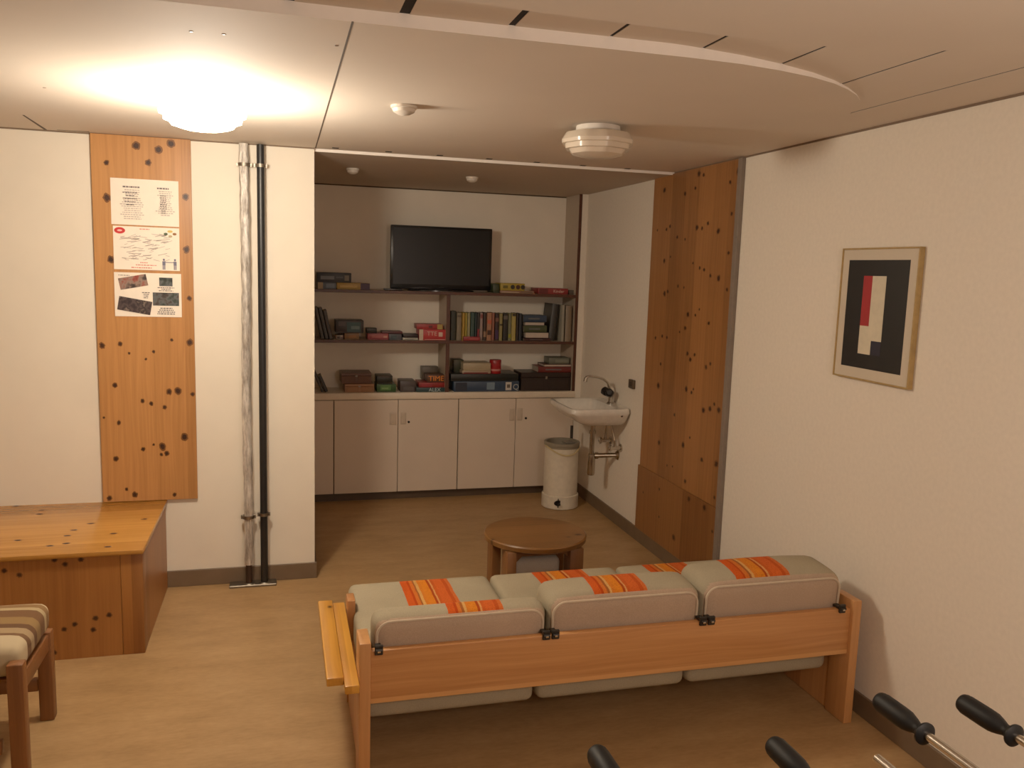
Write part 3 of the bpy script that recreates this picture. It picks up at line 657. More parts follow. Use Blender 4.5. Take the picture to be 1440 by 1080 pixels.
for x, y, a in ((-0.165, -0.14, 0.0), (0.15, -0.14, 0.0), (-0.165, 0.14, 0.0), (0.15, 0.14, 0.0)):
    b = new_bm(); w = 0.045 if x < 0 else 0.066
    box(b, x - w / 2, x + w / 2, y - 0.05, y + 0.05, 0, 0.371, 0.004, 2); obj('leg', b, PINE_TL, t)
b = new_bm(); cushion(b, -0.13, 0.108, -0.115, 0.115, 0, 0.305, 0.03, 0.0)
tag(obj('pouf', b, fabric('pouf_grey', 'b3a797'), None, 60, loc=(1.166, 3.745, 0.001)), 'pale grey pouf pushed under the round wooden table', 'pouf')

# ------------------------------------------------------------------ sofa
SX0, SX1, SY = 0.226, 2.058, 2.5
t = thing('sofa', 'low three-seat pine sofa frame seen from behind', 'sofa', (1.142, SY, 0))
L, R_ = SX0 - 1.142, SX1 - 1.142
for x0 in (L, R_ - 0.036):
    b = new_bm(); box(b, x0, x0 + 0.036, 0.0, 0.116, 0.0, 0.482, 0.004, 2); obj('rear_post', b, PINE_SP, t)
    b = new_bm(); box(b, x0 + 0.003, x0 + 0.033, 0.54, 0.62, 0.0, 0.405, 0.004, 2); obj('front_post', b, PINE_SP, t)
    b = new_bm(); box(b, x0 + 0.008, x0 + 0.030, 0.116, 0.541, 0.0, 0.25, 0.003, 1); obj('side_panel', b, PINE_SP, t)
b = new_bm(); box(b, L + 0.036, R_ - 0.036, 0.014, 0.042, 0.272, 0.449, 0.004, 2); obj('back_board', b, PINE_SB, t)
b = new_bm(); box(b, L + 0.036, R_ - 0.036, 0.56, 0.60, 0.10, 0.1545, 0.003, 1); obj('front_rail', b, PINE_SB, t)
b = new_bm(); box(b, L + 0.036, R_ - 0.036, 0.30, 0.34, 0.11, 0.1545, 0.003, 1); obj('rear_rail', b, PINE_SB, t)
for i in range(9):
    x = L + 0.12 + i * 0.195
    b = new_bm(); box(b, x, x + 0.07, 0.22, 0.62, 0.155, 0.1675, 0.002, 1); obj('slat', b, PINE_SP, t)
for s, xa in ((-1, L),):
    b = new_bm(); box(b, *(sorted((xa + s * 0.047, xa + s * 0.100))), 0.01, 0.64, 0.346, 0.374, 0.004, 2); obj('arm_plank', b, PINE_SA, t)
    b = new_bm(); box(b, *(sorted((xa + s * 0.001, xa + s * 0.0465))), -0.028, 0.64, 0.334, 0.362, 0.004, 2); obj('arm_plank', b, PINE_SA, t)
    b = new_bm(); box(b, *(sorted((xa + s * 0.004, xa + s * (0.09 if s < 0 else 0.065)))), 0.30, 0.34, 0.296, 0.3335, 0.003, 1); box(b, *(sorted((xa + s * 0.052, xa + s * 0.066))), 0.30, 0.34, 0.3335, 0.346); obj('arm_bracket', b, PINE_SP, t)
for x in (-0.855, -0.303, -0.271, 0.272, 0.304, 0.838):
    b = new_bm(); box(b, x - 0.013, x + 0.013, 0.004, 0.0135, 0.438, 0.470, 0.002, 1); tube(b, [(x - 0.010, 0.002, 0.455), (x + 0.010, 0.002, 0.455)], 0.005, 8)
    box(b, x - 0.009, x + 0.009, 0.004, 0.05, 0.4495, 0.458); f = obj('strap_buckle', b, plain('strap_black', '1c1814', 0.5), t)
    b = new_bm(); box(b, x - 0.005, x + 0.005, -0.004, 0.004, 0.449, 0.455, 0.001, 1); obj('buckle_pin', b, STEEL, f)
b = new_bm(); box(b, 0.72, 0.75, 0.12, 0.16, 0.24, 0.29); f = obj('seat_hook', b, plain('strap_black', '1c1814', 0.5), t)

WELT = plain('welt_cord', 'c3b29a', 0.9)
def loose(name, label, x0, x1, y0, y1, z0, z1, s0, s1, rx=0.0, back=False, r=0.045, puff=0.012):
    b = new_bm(); w, d, h = x1 - x0, y1 - y0, z1 - z0
    cushion(b, -w / 2, w / 2, -d / 2, d / 2, 0, h, r, puff)
    st = [(0.5 + (p - 0.5) * 1.0, c) for p, c in stripes(s0, s1)]
    m = fabric_cached(round(s0, 3), round(s1, 3), w)
    o = obj(name, b, m, None, 60, loc=((x0 + x1) / 2, (y0 + y1) / 2, z0))
    o.rotation_euler = (rx, 0, 0)
    o.data.materials.append(FAB)
    for p in o.data.polygons:
        if not back and (p.normal.y < -0.6 or p.normal.z < -0.6): p.material_index = 1
    if back:
        # plain backing cloth with a welt along its edge
        o.data.materials.append(BACKF)
        for p in o.data.polygons:
            if p.normal.y < -0.62: p.material_index = 2
        bw = new_bm(); q = h / 2; yy = -d / 2 + 0.006
        pts = []
        hw, hh, cr = w / 2 - 0.014, h / 2 - 0.014, 0.045
        for cx, cz, a0 in ((hw - cr, hh - cr, 0), (-hw + cr, hh - cr, 90), (-hw + cr, -hh + cr, 180), (hw - cr, -hh + cr, 270)):
            for k in range(7):
                a = math.radians(a0 + 90 * k / 6); pts.append((cx + cr * math.cos(a), yy, q + cz + cr * math.sin(a)))
        pts.append(pts[0]); tube(bw, pts, 0.0045, 8, caps=False); obj('welt', bw, WELT, o)
    return tag(o, label, 'cushion')
def fabric_cached(s0, s1, w):
    k = ('fab', s0, s1)
    if k not in MATS:
        t_ = NT('striped_fabric'); tc = t_.add('ShaderNodeTexCoord')
        sp = t_.add('ShaderNodeSeparateXYZ'); t_.link(tc.outputs['Object'], sp.inputs[0])
        w_ = t_.noise(tc.outputs['Object'], 260, 2); bl = t_.noise(tc.outputs['Object'], 5, 4)
        c0 = lin(GREIGE)
        base = t_.ramp(t_.math('ADD', t_.math('MULTIPLY', w_, 0.5), t_.math('MULTIPLY', bl, 0.5)), [(0.3, tuple(x * 0.84 for x in c0[:3]) + (1,)), (0.7, tuple(x * 1.1 for x in c0[:3]) + (1,))])
        x = t_.math('ADD', t_.math('ADD', t_.math('DIVIDE', sp.outputs[0], w), 0.5), t_.math('MULTIPLY', t_.math('SUBTRACT', t_.noise(tc.outputs['Object'], 14, 2), 0.5), 0.012))
        S = stripes(s0, s1)
        col = t_.ramp(x, [(0.0, c0)] + [(p, lin(c)) for p, c in S], 'CONSTANT')
        mask = t_.ramp(x, [(0.0, (0, 0, 0, 1)), (S[0][0], (1, 1, 1, 1)), (S[-1][0], (0, 0, 0, 1))], 'CONSTANT')
        thr = t_.math('MULTIPLY', t_.math('GREATER_THAN', w_, 0.56), 0.35)
        col = t_.mix(thr, col, lin('8a3410'))
        t_.link(t_.mix(mask, base, col), t_.b.inputs['Base Color'])
        t_.b.inputs['Roughness'].default_value = 0.95; t_.b.inputs['Specular IOR Level'].default_value = 0.1
        t_.bump(w_, 0.25, 0.002); MATS[k] = t_.m
    return MATS[k]
SZ0 = 0.168
loose('seat_cushion', 'leftmost beige sofa seat cushion, with the broadest visible orange band', 0.252, 0.835, 2.60, 3.33, SZ0, 0.365, 0.35, 0.69, r=0.03)
loose('seat_cushion', 'middle beige sofa seat cushion with orange band, in front of the round table', 0.842, 1.408, 2.60, 3.33, SZ0, 0.365, 0.32, 0.72, r=0.03)
loose('seat_cushion', 'beige sofa seat cushion nearest the right wall, mostly hidden behind the backrests', 1.415, 2.005, 2.60, 3.33, SZ0, 0.365, 0.20, 0.55, r=0.03)
loose('back_cushion', 'left back cushion of the sofa, sunk lowest of the three', 0.272, 0.855, 2.556, 2.665, 0.378, 0.542, 0.42, 0.74, rx=0.06, back=True, r=0.04, puff=0.008)
loose('back_cushion', 'middle back cushion of the sofa with orange band at its centre', 0.862, 1.428, 2.558, 2.74, 0.383, 0.563, 0.29, 0.64, rx=0.06, back=True, r=0.042, puff=0.012)
loose('back_cushion', 'right back cushion of the sofa, tallest and plumpest of the three', 1.435, 2.012, 2.560, 2.775, 0.388, 0.575, 0.24, 0.62, rx=0.06, back=True, r=0.045, puff=0.02)

# ------------------------------------------------------------------ framed picture on the right wall
t = thing('framed_picture', 'framed abstract picture of white and red blocks on black', 'picture', (XR - 0.0005, 2.646, 1.525))
w, h, d = 0.209, 0.248, 0.022
b = new_bm()
for a in ((-w, w, h - 0.006, h), (-w, w, -h, -h + 0.006), (-w, -w + 0.006, -h + 0.006, h - 0.006), (w - 0.006, w, -h + 0.006, h - 0.006)): box(b, -d, 0, a[0], a[1], a[2], a[3], 0.001, 1)
obj('frame', b, plain('pale_gilt_wood', 'a98c58', 0.4, var=0.12, scale=40), t)
b = new_bm(); box(b, -d + 0.005, -d + 0.008, -w + 0.006, w - 0.006, -h + 0.006, h - 0.006); obj('mat_board', b, plain('mat_white', 'c8bba6', 0.6, var=0.01), t)
def art(name, u0, u1, v0, v1, mat, lift):
    W0, W1, H0, H1 = 0.166, -0.163, 0.203, -0.203
    y0, y1 = W0 + (W1 - W0) * u0, W0 + (W1 - W0) * u1; z0, z1 = H0 + (H1 - H0) * v1, H0 + (H1 - H0) * v0
    b = new_bm(); box(b, -d + 0.0042 - lift, -d + 0.0049, min(y0, y1), max(y0, y1), z0, z1); return obj(name, b, mat, t)
art('black_field', 0, 1, 0, 1, plain('art_black', '0e0e10', 0.45), 0)
A_W = plain('art_white', 'cfc4aa', 0.6); A_R = plain('art_red', '9c1c22', 0.55)
art('white_block', 0.43, 0.655, 0.145, 0.735, A_W, 0.0004); art('white_block', 0.28, 0.43, 0.605, 0.865, A_W, 0.0004)
art('red_block', 0.28, 0.43, 0.145, 0.605, A_R, 0.0004); art('navy_block', 0.49, 0.655, 0.735, 0.865, plain('art_navy', '1c1b2e', 0.5), 0.0004); art('white_block', 0.43, 0.49, 0.735, 0.865, A_W, 0.0004)

# ------------------------------------------------------------------ football table at the lower right
t = thing('football_table', 'table football table with steel rods ending in black grips', 'football table', (0.715, 0.35, 0))
TW = pine('football_wood', '8a5a30', '6e4422', 'x', 'z', 0.5, 0.0)
b = new_bm()
box(b, -0.64, 0.64, 0.38, 0.41, 0.68, 0.93, 0.004, 2); box(b, -0.64, 0.64, -0.41, -0.38, 0.68, 0.93, 0.004, 2)
box(b, -0.64, -0.61, -0.38, 0.38, 0.68, 0.93, 0.004, 2); box(b, 0.61, 0.64, -0.38, 0.38, 0.68, 0.93, 0.004, 2); box(b, -0.61, 0.61, -0.38, 0.38, 0.66, 0.69)
obj('cabinet_body', b, TW, t)
b = new_bm(); box(b, -0.60, 0.60, -0.375, 0.375, 0.7655, 0.77); obj('playing_field', b, plain('pitch_green', '2c5a34', 0.5), t)
for sx in (-0.58, 0.58):
    for sy in (-0.35, 0.35):
        b = new_bm(); box(b, sx - 0.04, sx + 0.04, sy - 0.04, sy + 0.04, 0.0, 0.68, 0.004, 2); obj('leg', b, TW, t)
RZ = 0.87
# (x, tip of the grip or bare end)
for x, tip, own in ((0.492, 1.196, 1), (0.795, 1.155, 1), (0.943, 1.077, 0), (1.078, 1.245, 1), (1.231, 1.206, 1)):
    xx, ty = x - 0.715, tip - 0.35
    b = new_bm(); tube(b, [(xx, -0.52, RZ), (xx, ty - (0.10 if own else 0.0), RZ)], 0.008, 14)
    if not own: tube(b, [(xx, ty - 0.001, RZ), (xx, ty + 0.002, RZ)], [0.008, 0.004], 14)
    rod = obj('rod', b, STEEL, t)
    if own:
        b = new_bm()
        prof = [(0.0001, 0.0), (0.010, 0.001), (0.0165, 0.006), (0.0185, 0.014), (0.0188, 0.06), (0.0182, 0.078), (0.0150, 0.091), (0.0115, 0.101), (0.0110, 0.109), (0.0150, 0.114), (0.0200, 0.119), (0.0205, 0.123), (0.0150, 0.127), (0.009, 0.128)]
        lathe(b, prof, (0, 0, 0), 28, wob=lambda a, j: 1 + (0.025 * math.cos(14 * a) if 2 < j < 6 else 0))
        bmesh.ops.rotate(b, verts=b.verts[:], cent=(0, 0, 0), matrix=Matrix.Rotation(PI / 2, 3, 'X'))
        bmesh.ops.translate(b, verts=b.verts[:], vec=(xx, ty, RZ)); obj('grip', b, RUBBER, rod, 50)['label'] = 'black ribbed rubber grip'
        b = new_bm(); lathe(b, [(0.020, 0), (0.020, 0.012), (0.012, 0.014)], (0, 0, 0), 20); bmesh.ops.rotate(b, verts=b.verts[:], cent=(0, 0, 0), matrix=Matrix.Rotation(-PI / 2, 3, 'X')); bmesh.ops.translate(b, verts=b.verts[:], vec=(xx, 0.411, RZ)); obj('bushing', b, BLACK, rod)

# ------------------------------------------------------------------ ceiling lamps and detectors
def lamp_shade_prof(): return [(0.128, 0.060), (0.142, 0.035), (0.140, 0.022), (0.128, 0.020), (0.126, 0.002), (0.112, 0.0), (0.100, -0.016), (0.06, -0.026), (0.0001, -0.028)]
def facet(a, j): return 1 + 0.03 * math.cos(8 * a)
def ceiling_lamp(label, x, y, mat, ring):
    t = thing('ceiling_lamp', label, 'lamp', (x, y, ZC))
    b = new_bm(); lathe(b, [(0.086, -0.0003), (0.088, -0.016), (0.083, -0.024), (0.0001, -0.024)], seg=40); obj('mounting_disc', b, ring, t)
    b = new_bm(); prof = [(r, z - 0.092) for r, z in lamp_shade_prof()]
    inn = [(max(r - 0.004, 0.0001), z + 0.004) for r, z in prof][::-1]
    lathe(b, prof + inn, seg=48, wob=facet, close=True); s = obj('glass_shade', b, mat, t, 25)
    b = new_bm()
    tube(b, [(0, 0, -0.024), (0, 0, -0.117)], 0.006, 8); obj('lamp_rod', b, ring, t)
    return t
m = NT('lit_opal_glass'); m.b.inputs['Base Color'].default_value = lin('fff0d8'); m.b.inputs['Emission Color'].default_value = (1.0, 0.82, 0.56, 1); m.b.inputs['Emission Strength'].default_value = LAMP_E
ceiling_lamp('lit opal glass ceiling lamp glowing above the foil-wrapped pipe', -0.262, 3.20, m.m, plain('lamp_white', 'e8e0d4', 0.4))
m = NT('opal_glass'); m.b.inputs['Base Color'].default_value = lin('d9cbb8'); m.b.inputs['Roughness'].default_value = 0.25
m.b.inputs['Subsurface Weight'].default_value = 0.2; m.b.inputs['Subsurface Radius'].default_value = (0.02, 0.02, 0.02)
ceiling_lamp('unlit stepped opal glass ceiling lamp near the right wall', 1.205, 3.2, m.m, plain('lamp_white2', 'efe6da', 0.35))
def detector(label, x, y, z, r):
    t = thing('smoke_detector', label, 'detector', (x, y, z))
    b = new_bm(); lathe(b, [(r, -0.0003), (r, -0.009), (r * 0.93, -0.011)], seg=32); obj('base_ring', b, plain('detector_white', 'd8cec0', 0.4), t)
    b = new_bm(); lathe(b, [(r * 0.9, -0.011), (r * 0.8, -0.022), (r * 0.45, -0.031), (0.0001, -0.033)], seg=32); obj('sensor_cap', b, plain('detector_white', 'd8cec0', 0.4), t)
detector('round white smoke detector on the main ceiling between the two lamps', 0.425, 3.10, ZC, 0.047)
detector('smoke detector on the alcove ceiling nearest the white pier', 0.400, 5.06, ZA, 0.038)
detector('smoke detector on the alcove ceiling above the television', 1.125, 5.13, ZA, 0.038)

ITEMS = [
    ('g', 'game_box', 'blue and beige game box under a navy one at the top shelf end', 0.233, 0.356, 1.4845, 1.529, 5.822, 0.2, '57616c', '4c5a6a', [(0, 0.28, 0, 1, 'a08a68'), (0.45, 0.9, 0.2, 0.8, '6f7f90')]),
    ('g', 'game_box', 'yellow game box with a purple end on the top shelf', 0.358, 0.58, 1.4845, 1.529, 5.822, 0.2, 'a58a48', 'b0924a', [(0.72, 1, 0, 1, '4a3450'), (0.1, 0.62, 0.3, 0.62, 'c4a860')]),
    ('g', 'game_box', 'navy board game box lying on the blue and beige box', 0.229, 0.456, 1.5295, 1.595, 5.83, 0.18, '23272e', '2a3038', [(0.1, 0.5, 0.3, 0.65, '6a7078'), (0.8, 0.93, 0.2, 0.75, '7a7466'), (0.55, 0.75, 0.45, 0.6, '50565e')]),
    ('f', 'media_player', 'flat black media player on the top shelf left of the television foot', 0.681, 0.803, 1.4845, 1.497, 5.815, 0.085, '131316'),
    ('g', 'game_box', 'dark green game box beside the right edge of the television', 1.454, 1.501, 1.4845, 1.549, 5.84, 0.18, '28301c', '2e3820', []),
    ('g', 'game_box', 'pink and beige game box on the top shelf, under a yellow box', 1.503, 1.755, 1.4845, 1.503, 5.822, 0.19, '93705a', '8a6450', [(0.05, 0.55, 0.25, 0.55, 'b09a80'), (0.6, 0.95, 0.3, 0.8, '6a5444')]),
    ('g', 'game_box', 'yellow game box with black discs, lying on the pink and beige box', 1.505, 1.685, 1.5035, 1.555, 5.826, 0.17, '9a8428', 'a08a2a', [(0.1, 0.3, 0.3, 0.7, '5c5418'), ('disc', 0.5, 0.5, 0.016, '1a1612'), ('disc', 0.72, 0.5, 0.016, '3a1410'), ('disc', 0.92, 0.5, 0.016, '1a1612')]),
    ('g', 'game_box', 'red game box with white script lettering near the right end of the top shelf', 1.787, 2.014, 1.4845, 1.527, 5.822, 0.19, '7c2420', '85282a', [(0.02, 0.32, 0.1, 0.9, '5c1a1a'), ('text', 'Kinder', 0.68, 0.5, 0.03, 'd8b8a8')]),
    ('g', 'game_box', 'plain grey box at the far right end of the top shelf', 2.03, 2.074, 1.4845, 1.517, 5.85, 0.15, '4c4238', '50463c', []),
    ('l', 'magazine', 'first of three dark magazines leaning at the left end of the middle shelf', 0.232, 0.256, 1.1425, 1.355, 5.85, 0.2, '3a3226'),
    ('l', 'magazine', 'middle one of three dark magazines leaning at the left end of the middle shelf', 0.258, 0.284, 1.1425, 1.351, 5.84, 0.2, '2c2822'),
    ('l', 'magazine', 'rightmost of three dark magazines leaning at the left end of the middle shelf', 0.287, 0.312, 1.1425, 1.337, 5.835, 0.2, '342c26'),
    ('g', 'card_box', 'small white card box with dark dots on the middle shelf', 0.353, 0.405, 1.1425, 1.173, 5.84, 0.1, '8a7e74', '7a6e66', [(0.2, 0.5, 0.2, 0.6, '2a2420'), (0.6, 0.9, 0.5, 0.9, 'b0a498')]),
    ('g', 'card_box', 'small tan card box beneath the teal picture box', 0.411, 0.51, 1.1425, 1.187, 5.822, 0.12, '7a5c3c', '83633f', [(0.3, 0.8, 0.3, 0.7, '9a6a38')]),
    ('g', 'game_box', 'dark game box with a teal picture, resting on two small boxes', 0.352, 0.541, 1.1875, 1.274, 5.83, 0.17, '2c2a2c', '343034', [(0.4, 0.9, 0.1, 0.85, '2f5258'), (0.55, 0.85, 0.3, 0.55, '6a8488'), (0.1, 0.35, 0.55, 0.9, '4a4448')]),
    ('g', 'game_box', 'pink and red game box on the middle shelf', 0.568, 0.712, 1.1425, 1.187, 5.822, 0.17, '8a3a40', '96444a', [(0.2, 0.95, 0.3, 0.7, 'a85a5a'), (0.75, 0.93, 0.35, 0.62, 'c09080')]),
    ('g', 'small_box', 'small black box on top of the pink and red game box', 0.561, 0.632, 1.1875, 1.222, 5.83, 0.09, '10100e', '151512', []),
    ('g', 'game_box', 'slate blue game box right of the pink and red one', 0.715, 0.804, 1.1425, 1.183, 5.825, 0.17, '3c4048', '464850', [(0.15, 0.6, 0.2, 0.8, '2a3c44')]),
    ('g', 'game_board', 'thin reddish folded game board lying across the slate blue box', 0.669, 0.812, 1.1835, 1.2, 5.85, 0.12, '4a2420', '54282a', []),
    ('g', 'game_box', 'white cardboard box at the centre of the middle shelf', 0.809, 0.919, 1.1425, 1.159, 5.822, 0.14, '8d8c80', '98968a', [(0.1, 0.8, 0.35, 0.45, '6c6a62'), (0.88, 0.95, 0.2, 0.9, 'b0aea2')]),
    ('g', 'small_box', 'flat black box on the white cardboard box', 0.815, 0.92, 1.1595, 1.183, 5.83, 0.12, '1c1414', '221818', []),
    ('g', 'game_box', 'bright red game box with white lettering beside the shelf divider', 0.925, 1.128, 1.1425, 1.218, 5.822, 0.15, 'a8282a', 'b02e30', [(0, 0.14, 0, 1, 'c8b49c'), ('text', 'TTE', 0.45, 0.6, 0.042, 'cfa898'), (0.68, 0.82, 0.35, 0.75, 'd0b0a0'), (0.2, 0.98, 0.05, 0.1, 'd09a90')]),
    ('g', 'game_box', 'red game box with a yellow end lying on the bright red one', 0.91, 1.097, 1.2185, 1.254, 5.84, 0.13, '8c2422', '96282a', [(0.78, 0.98, 0, 1, 'a89048'), (0.45, 0.6, 0.25, 0.75, '5a1416')]),
    ('b', 'book', 'dark green book at the left end of the book row', 1.149, 1.191, 1.1425, 1.349, 5.835, 0.155, '1e241a'),
    ('b', 'book', 'grey beige book beside the dark green one', 1.194, 1.231, 1.1425, 1.338, 5.835, 0.155, '776c58'),
    ('b', 'book', 'golden yellow book, first of the yellow pair', 1.235, 1.254, 1.1425, 1.338, 5.835, 0.155, '9c7a22'),
    ('b', 'book', 'lemon yellow book, second of the yellow pair', 1.256, 1.271, 1.1425, 1.338, 5.835, 0.155, '94842e'),
    ('b', 'book', 'pale cream book right of the yellow pair', 1.273, 1.293, 1.1425, 1.339, 5.835, 0.155, '8a8460'),
    ('b', 'book', 'dark teal book with plain spine', 1.296, 1.326, 1.1425, 1.339, 5.835, 0.155, '24403c'),
    ('b', 'book', 'thin midnight blue book next to the teal one', 1.328, 1.341, 1.1425, 1.34, 5.835, 0.155, '1c2c30'),
    ('b', 'book', 'black book with a red foot on its spine', 1.343, 1.361, 1.1425, 1.34, 5.835, 0.155, '221e1c'),
    ('b', 'book', 'pale pinkish grey book in the middle of the row', 1.364, 1.385, 1.1425, 1.34, 5.835, 0.155, '94807a'),
    ('b', 'book', 'dark brown book with a pale oval near its foot', 1.388, 1.412, 1.1425, 1.341, 5.835, 0.155, '2c1e16'),
    ('b', 'book', 'wide salmon book with floral spine', 1.415, 1.451, 1.1425, 1.341, 5.835, 0.155, 'a07054'),
    ('b', 'book', 'dusty rose book beside the salmon one', 1.453, 1.471, 1.1425, 1.342, 5.835, 0.155, '82503f'),
    ('b', 'book', 'dark maroon book with purple foot', 1.474, 1.504, 1.1425, 1.337, 5.835, 0.155, '2a1618'),
    ('b', 'book', 'olive cream book with a dark mid band', 1.507, 1.531, 1.1425, 1.338, 5.835, 0.155, '8a7f4e'),
    ('b', 'book', 'wide black book with grey title patch', 1.534, 1.572, 1.1425, 1.338, 5.835, 0.155, '17130f'),
    ('b', 'book', 'grey green book next to the pale yellow one', 1.574, 1.597, 1.1425, 1.339, 5.835, 0.155, '6c6c50'),
    ('b', 'book', 'pale yellow book near the right of the row', 1.599, 1.631, 1.1425, 1.339, 5.835, 0.155, 'a2924e'),
    ('b', 'book', 'very dark brown book at the right of the row', 1.634, 1.651, 1.1425, 1.34, 5.835, 0.155, '1f1612'),
    ('b', 'book', 'thin navy book at the right end of the row', 1.653, 1.677, 1.1425, 1.34, 5.835, 0.155, '1b2028'),
    ('g', 'game_box', 'low red box lying in front of the upright books', 1.24, 1.359, 1.1425, 1.172, 5.803, 0.028, '82242a', '8c2a2e', [(0.35, 0.9, 0.3, 0.7, 'a04848')]),
    ('k', 'book', 'maroon book at the bottom of the flat stack', 1.693, 1.893, 1.1425, 1.164, 5.825, 0.15, '381616', 0),
    ('k', 'book', 'white-paged book second from the bottom of the flat stack', 1.701, 1.88, 1.1645, 1.206, 5.822, 0.15, '1f1a18', 1),
    ('k', 'book', 'olive green book in the middle of the flat stack', 1.69, 1.863, 1.2065, 1.255, 5.826, 0.15, '3a4226', 0),
    ('k', 'book', 'grey-paged book under the blue one in the flat stack', 1.694, 1.845, 1.2555, 1.28, 5.824, 0.14, '2a2c30', 1),
    ('k', 'book', 'blue book on top of the flat stack', 1.683, 1.858, 1.2805, 1.329, 5.828, 0.14, '28384e', 0),
    ('l', 'folder', 'tall charcoal folder leaning beside the flat stack of books', 1.894, 1.943, 1.1425, 1.411, 5.84, 0.2, '2b2a28'),
    ('b', 'folder', 'slim white folder standing near the right end of the middle shelf', 1.971, 1.993, 1.1425, 1.408, 5.815, 0.21, '8f8a7c'),
    ('b', 'folder', 'wide beige folder against the right side of the middle shelf', 2.003, 2.05, 1.1425, 1.404, 5.82, 0.22, '7c6c58'),
    ('l', 'booklet', 'left one of two short dark booklets leaning at the left end of the countertop', 0.229, 0.249, 0.7755, 0.907, 5.85, 0.14, '2e261c'),
    ('l', 'booklet', 'right one of two short dark booklets leaning at the left end of the countertop', 0.258, 0.279, 0.7755, 0.888, 5.84, 0.14, '241e18'),
    ('w', 'wooden_box', 'light brown wooden box with two panels on the countertop', 0.415, 0.615, 0.7755, 0.835, 5.822, 0.19, '946a48'),
    ('w', 'wooden_box', 'reddish brown wooden box stacked on the light brown one', 0.392, 0.598, 0.8355, 0.91, 5.835, 0.19, '5e3e2e'),
    ('g', 'game_box', 'green game box on the countertop', 0.634, 0.768, 0.7755, 0.831, 5.822, 0.17, '22401c', '2a4c24', [(0.18, 0.72, 0.25, 0.9, '4f7a3a'), (0.25, 0.6, 0.4, 0.6, '7a9a5a')]),
    ('g', 'game_box', 'black game box lying on the green one', 0.635, 0.744, 0.8315, 0.89, 5.83, 0.15, '0f120c', '161a12', [(0.1, 0.8, 0.8, 1, '3a2e26')]),
    ('g', 'game_box', 'dark grey game box between the green box and the letter games', 0.798, 0.906, 0.7755, 0.853, 5.825, 0.16, '383030', '423a3a', [(0.2, 0.9, 0.15, 0.5, '4c4848')]),
    ('g', 'game_box', 'teal game box with white letters at the base of the stack by the divider', 0.91, 1.122, 0.7755, 0.806, 5.815, 0.19, '1e3a36', '223c40', [('text', 'ALEX', 0.62, 0.5, 0.036, 'b8c4c4')]),
    ('g', 'game_box', 'red game box in the middle of the stack by the divider', 0.929, 1.115, 0.8065, 0.842, 5.822, 0.18, '7a1c1e', '86201e', [(0.1, 0.5, 0.2, 0.8, '8e2430')]),
    ('g', 'game_box', 'dark game box with orange letters on top of the stack by the divider', 0.99, 1.117, 0.8425, 0.895, 5.828, 0.15, '4a2410', '54301a', [('text', 'TIME', 0.5, 0.5, 0.052, 'e0801c')]),
    ('g', 'game_box', 'plain grey-brown box standing behind the orange-lettered game', 0.974, 1.094, 0.8425, 0.937, 5.985, 0.07, '4a4030', '50463a', []),
    ('g', 'game_box', 'long blue game box with a white emblem on the countertop', 1.178, 1.663, 0.7755, 0.849, 5.815, 0.22, '26384c', '2b3e56', [(0.03, 0.2, 0.1, 0.9, '1e2636'), (0.5, 0.62, 0.2, 0.9, '6c8090'), (0.79, 0.88, 0.12, 0.92, 'c4bdb2'), ('text', 'Q', 0.95, 0.42, 0.06, 'a8a8a4'), (0.81, 0.86, 0.35, 0.7, '5a5048')]),
    ('g', 'game_board', 'folded black game board lying on the long blue box', 1.159, 1.66, 0.8495, 0.901, 5.83, 0.24, '0d100e', '121614', []),
    ('g', 'game_box', 'flat pink-edged game box on the black game board', 1.242, 1.452, 0.9015, 0.924, 5.835, 0.17, '80342f', 'a08a74', [(0.05, 0.9, 0.15, 0.5, '6a2020')]),
    ('g', 'game_box', 'white game box with a rounded red end above the pink-edged one', 1.249, 1.451, 0.9245, 0.98, 5.835, 0.16, 'a09070', 'a6967a', []),
    ('c', 'tin', 'round red tin standing on the black game board', 1.453, 1.538, 0.9015, 1.001, 5.835, 0.12, '9a1c22'),
    ('g', 'game_box', 'dark green box behind the white game box', 1.197, 1.271, 0.9015, 0.993, 5.93, 0.12, '2c3020', '30341f', []),
    ('w', 'chest', 'large dark brown chest on the right end of the countertop', 1.68, 2.064, 0.7755, 0.911, 5.825, 0.21, '23140e'),
    ('k', 'book', 'thick red book lying on the dark brown chest', 1.81, 2.064, 0.9115, 0.953, 5.83, 0.17, '64201c', 0),
    ('k', 'book', 'white-paged book lying on the thick red book', 1.852, 2.065, 0.9535, 0.971, 5.828, 0.16, '54302a', 1),
    ('g', 'small_box', 'grey green box at the top of the stack on the chest', 1.891, 2.051, 0.9715, 1.02, 5.835, 0.13, '4e4e42', '585a4e', [(0.3, 0.95, 0.25, 0.75, '707264')]),
]

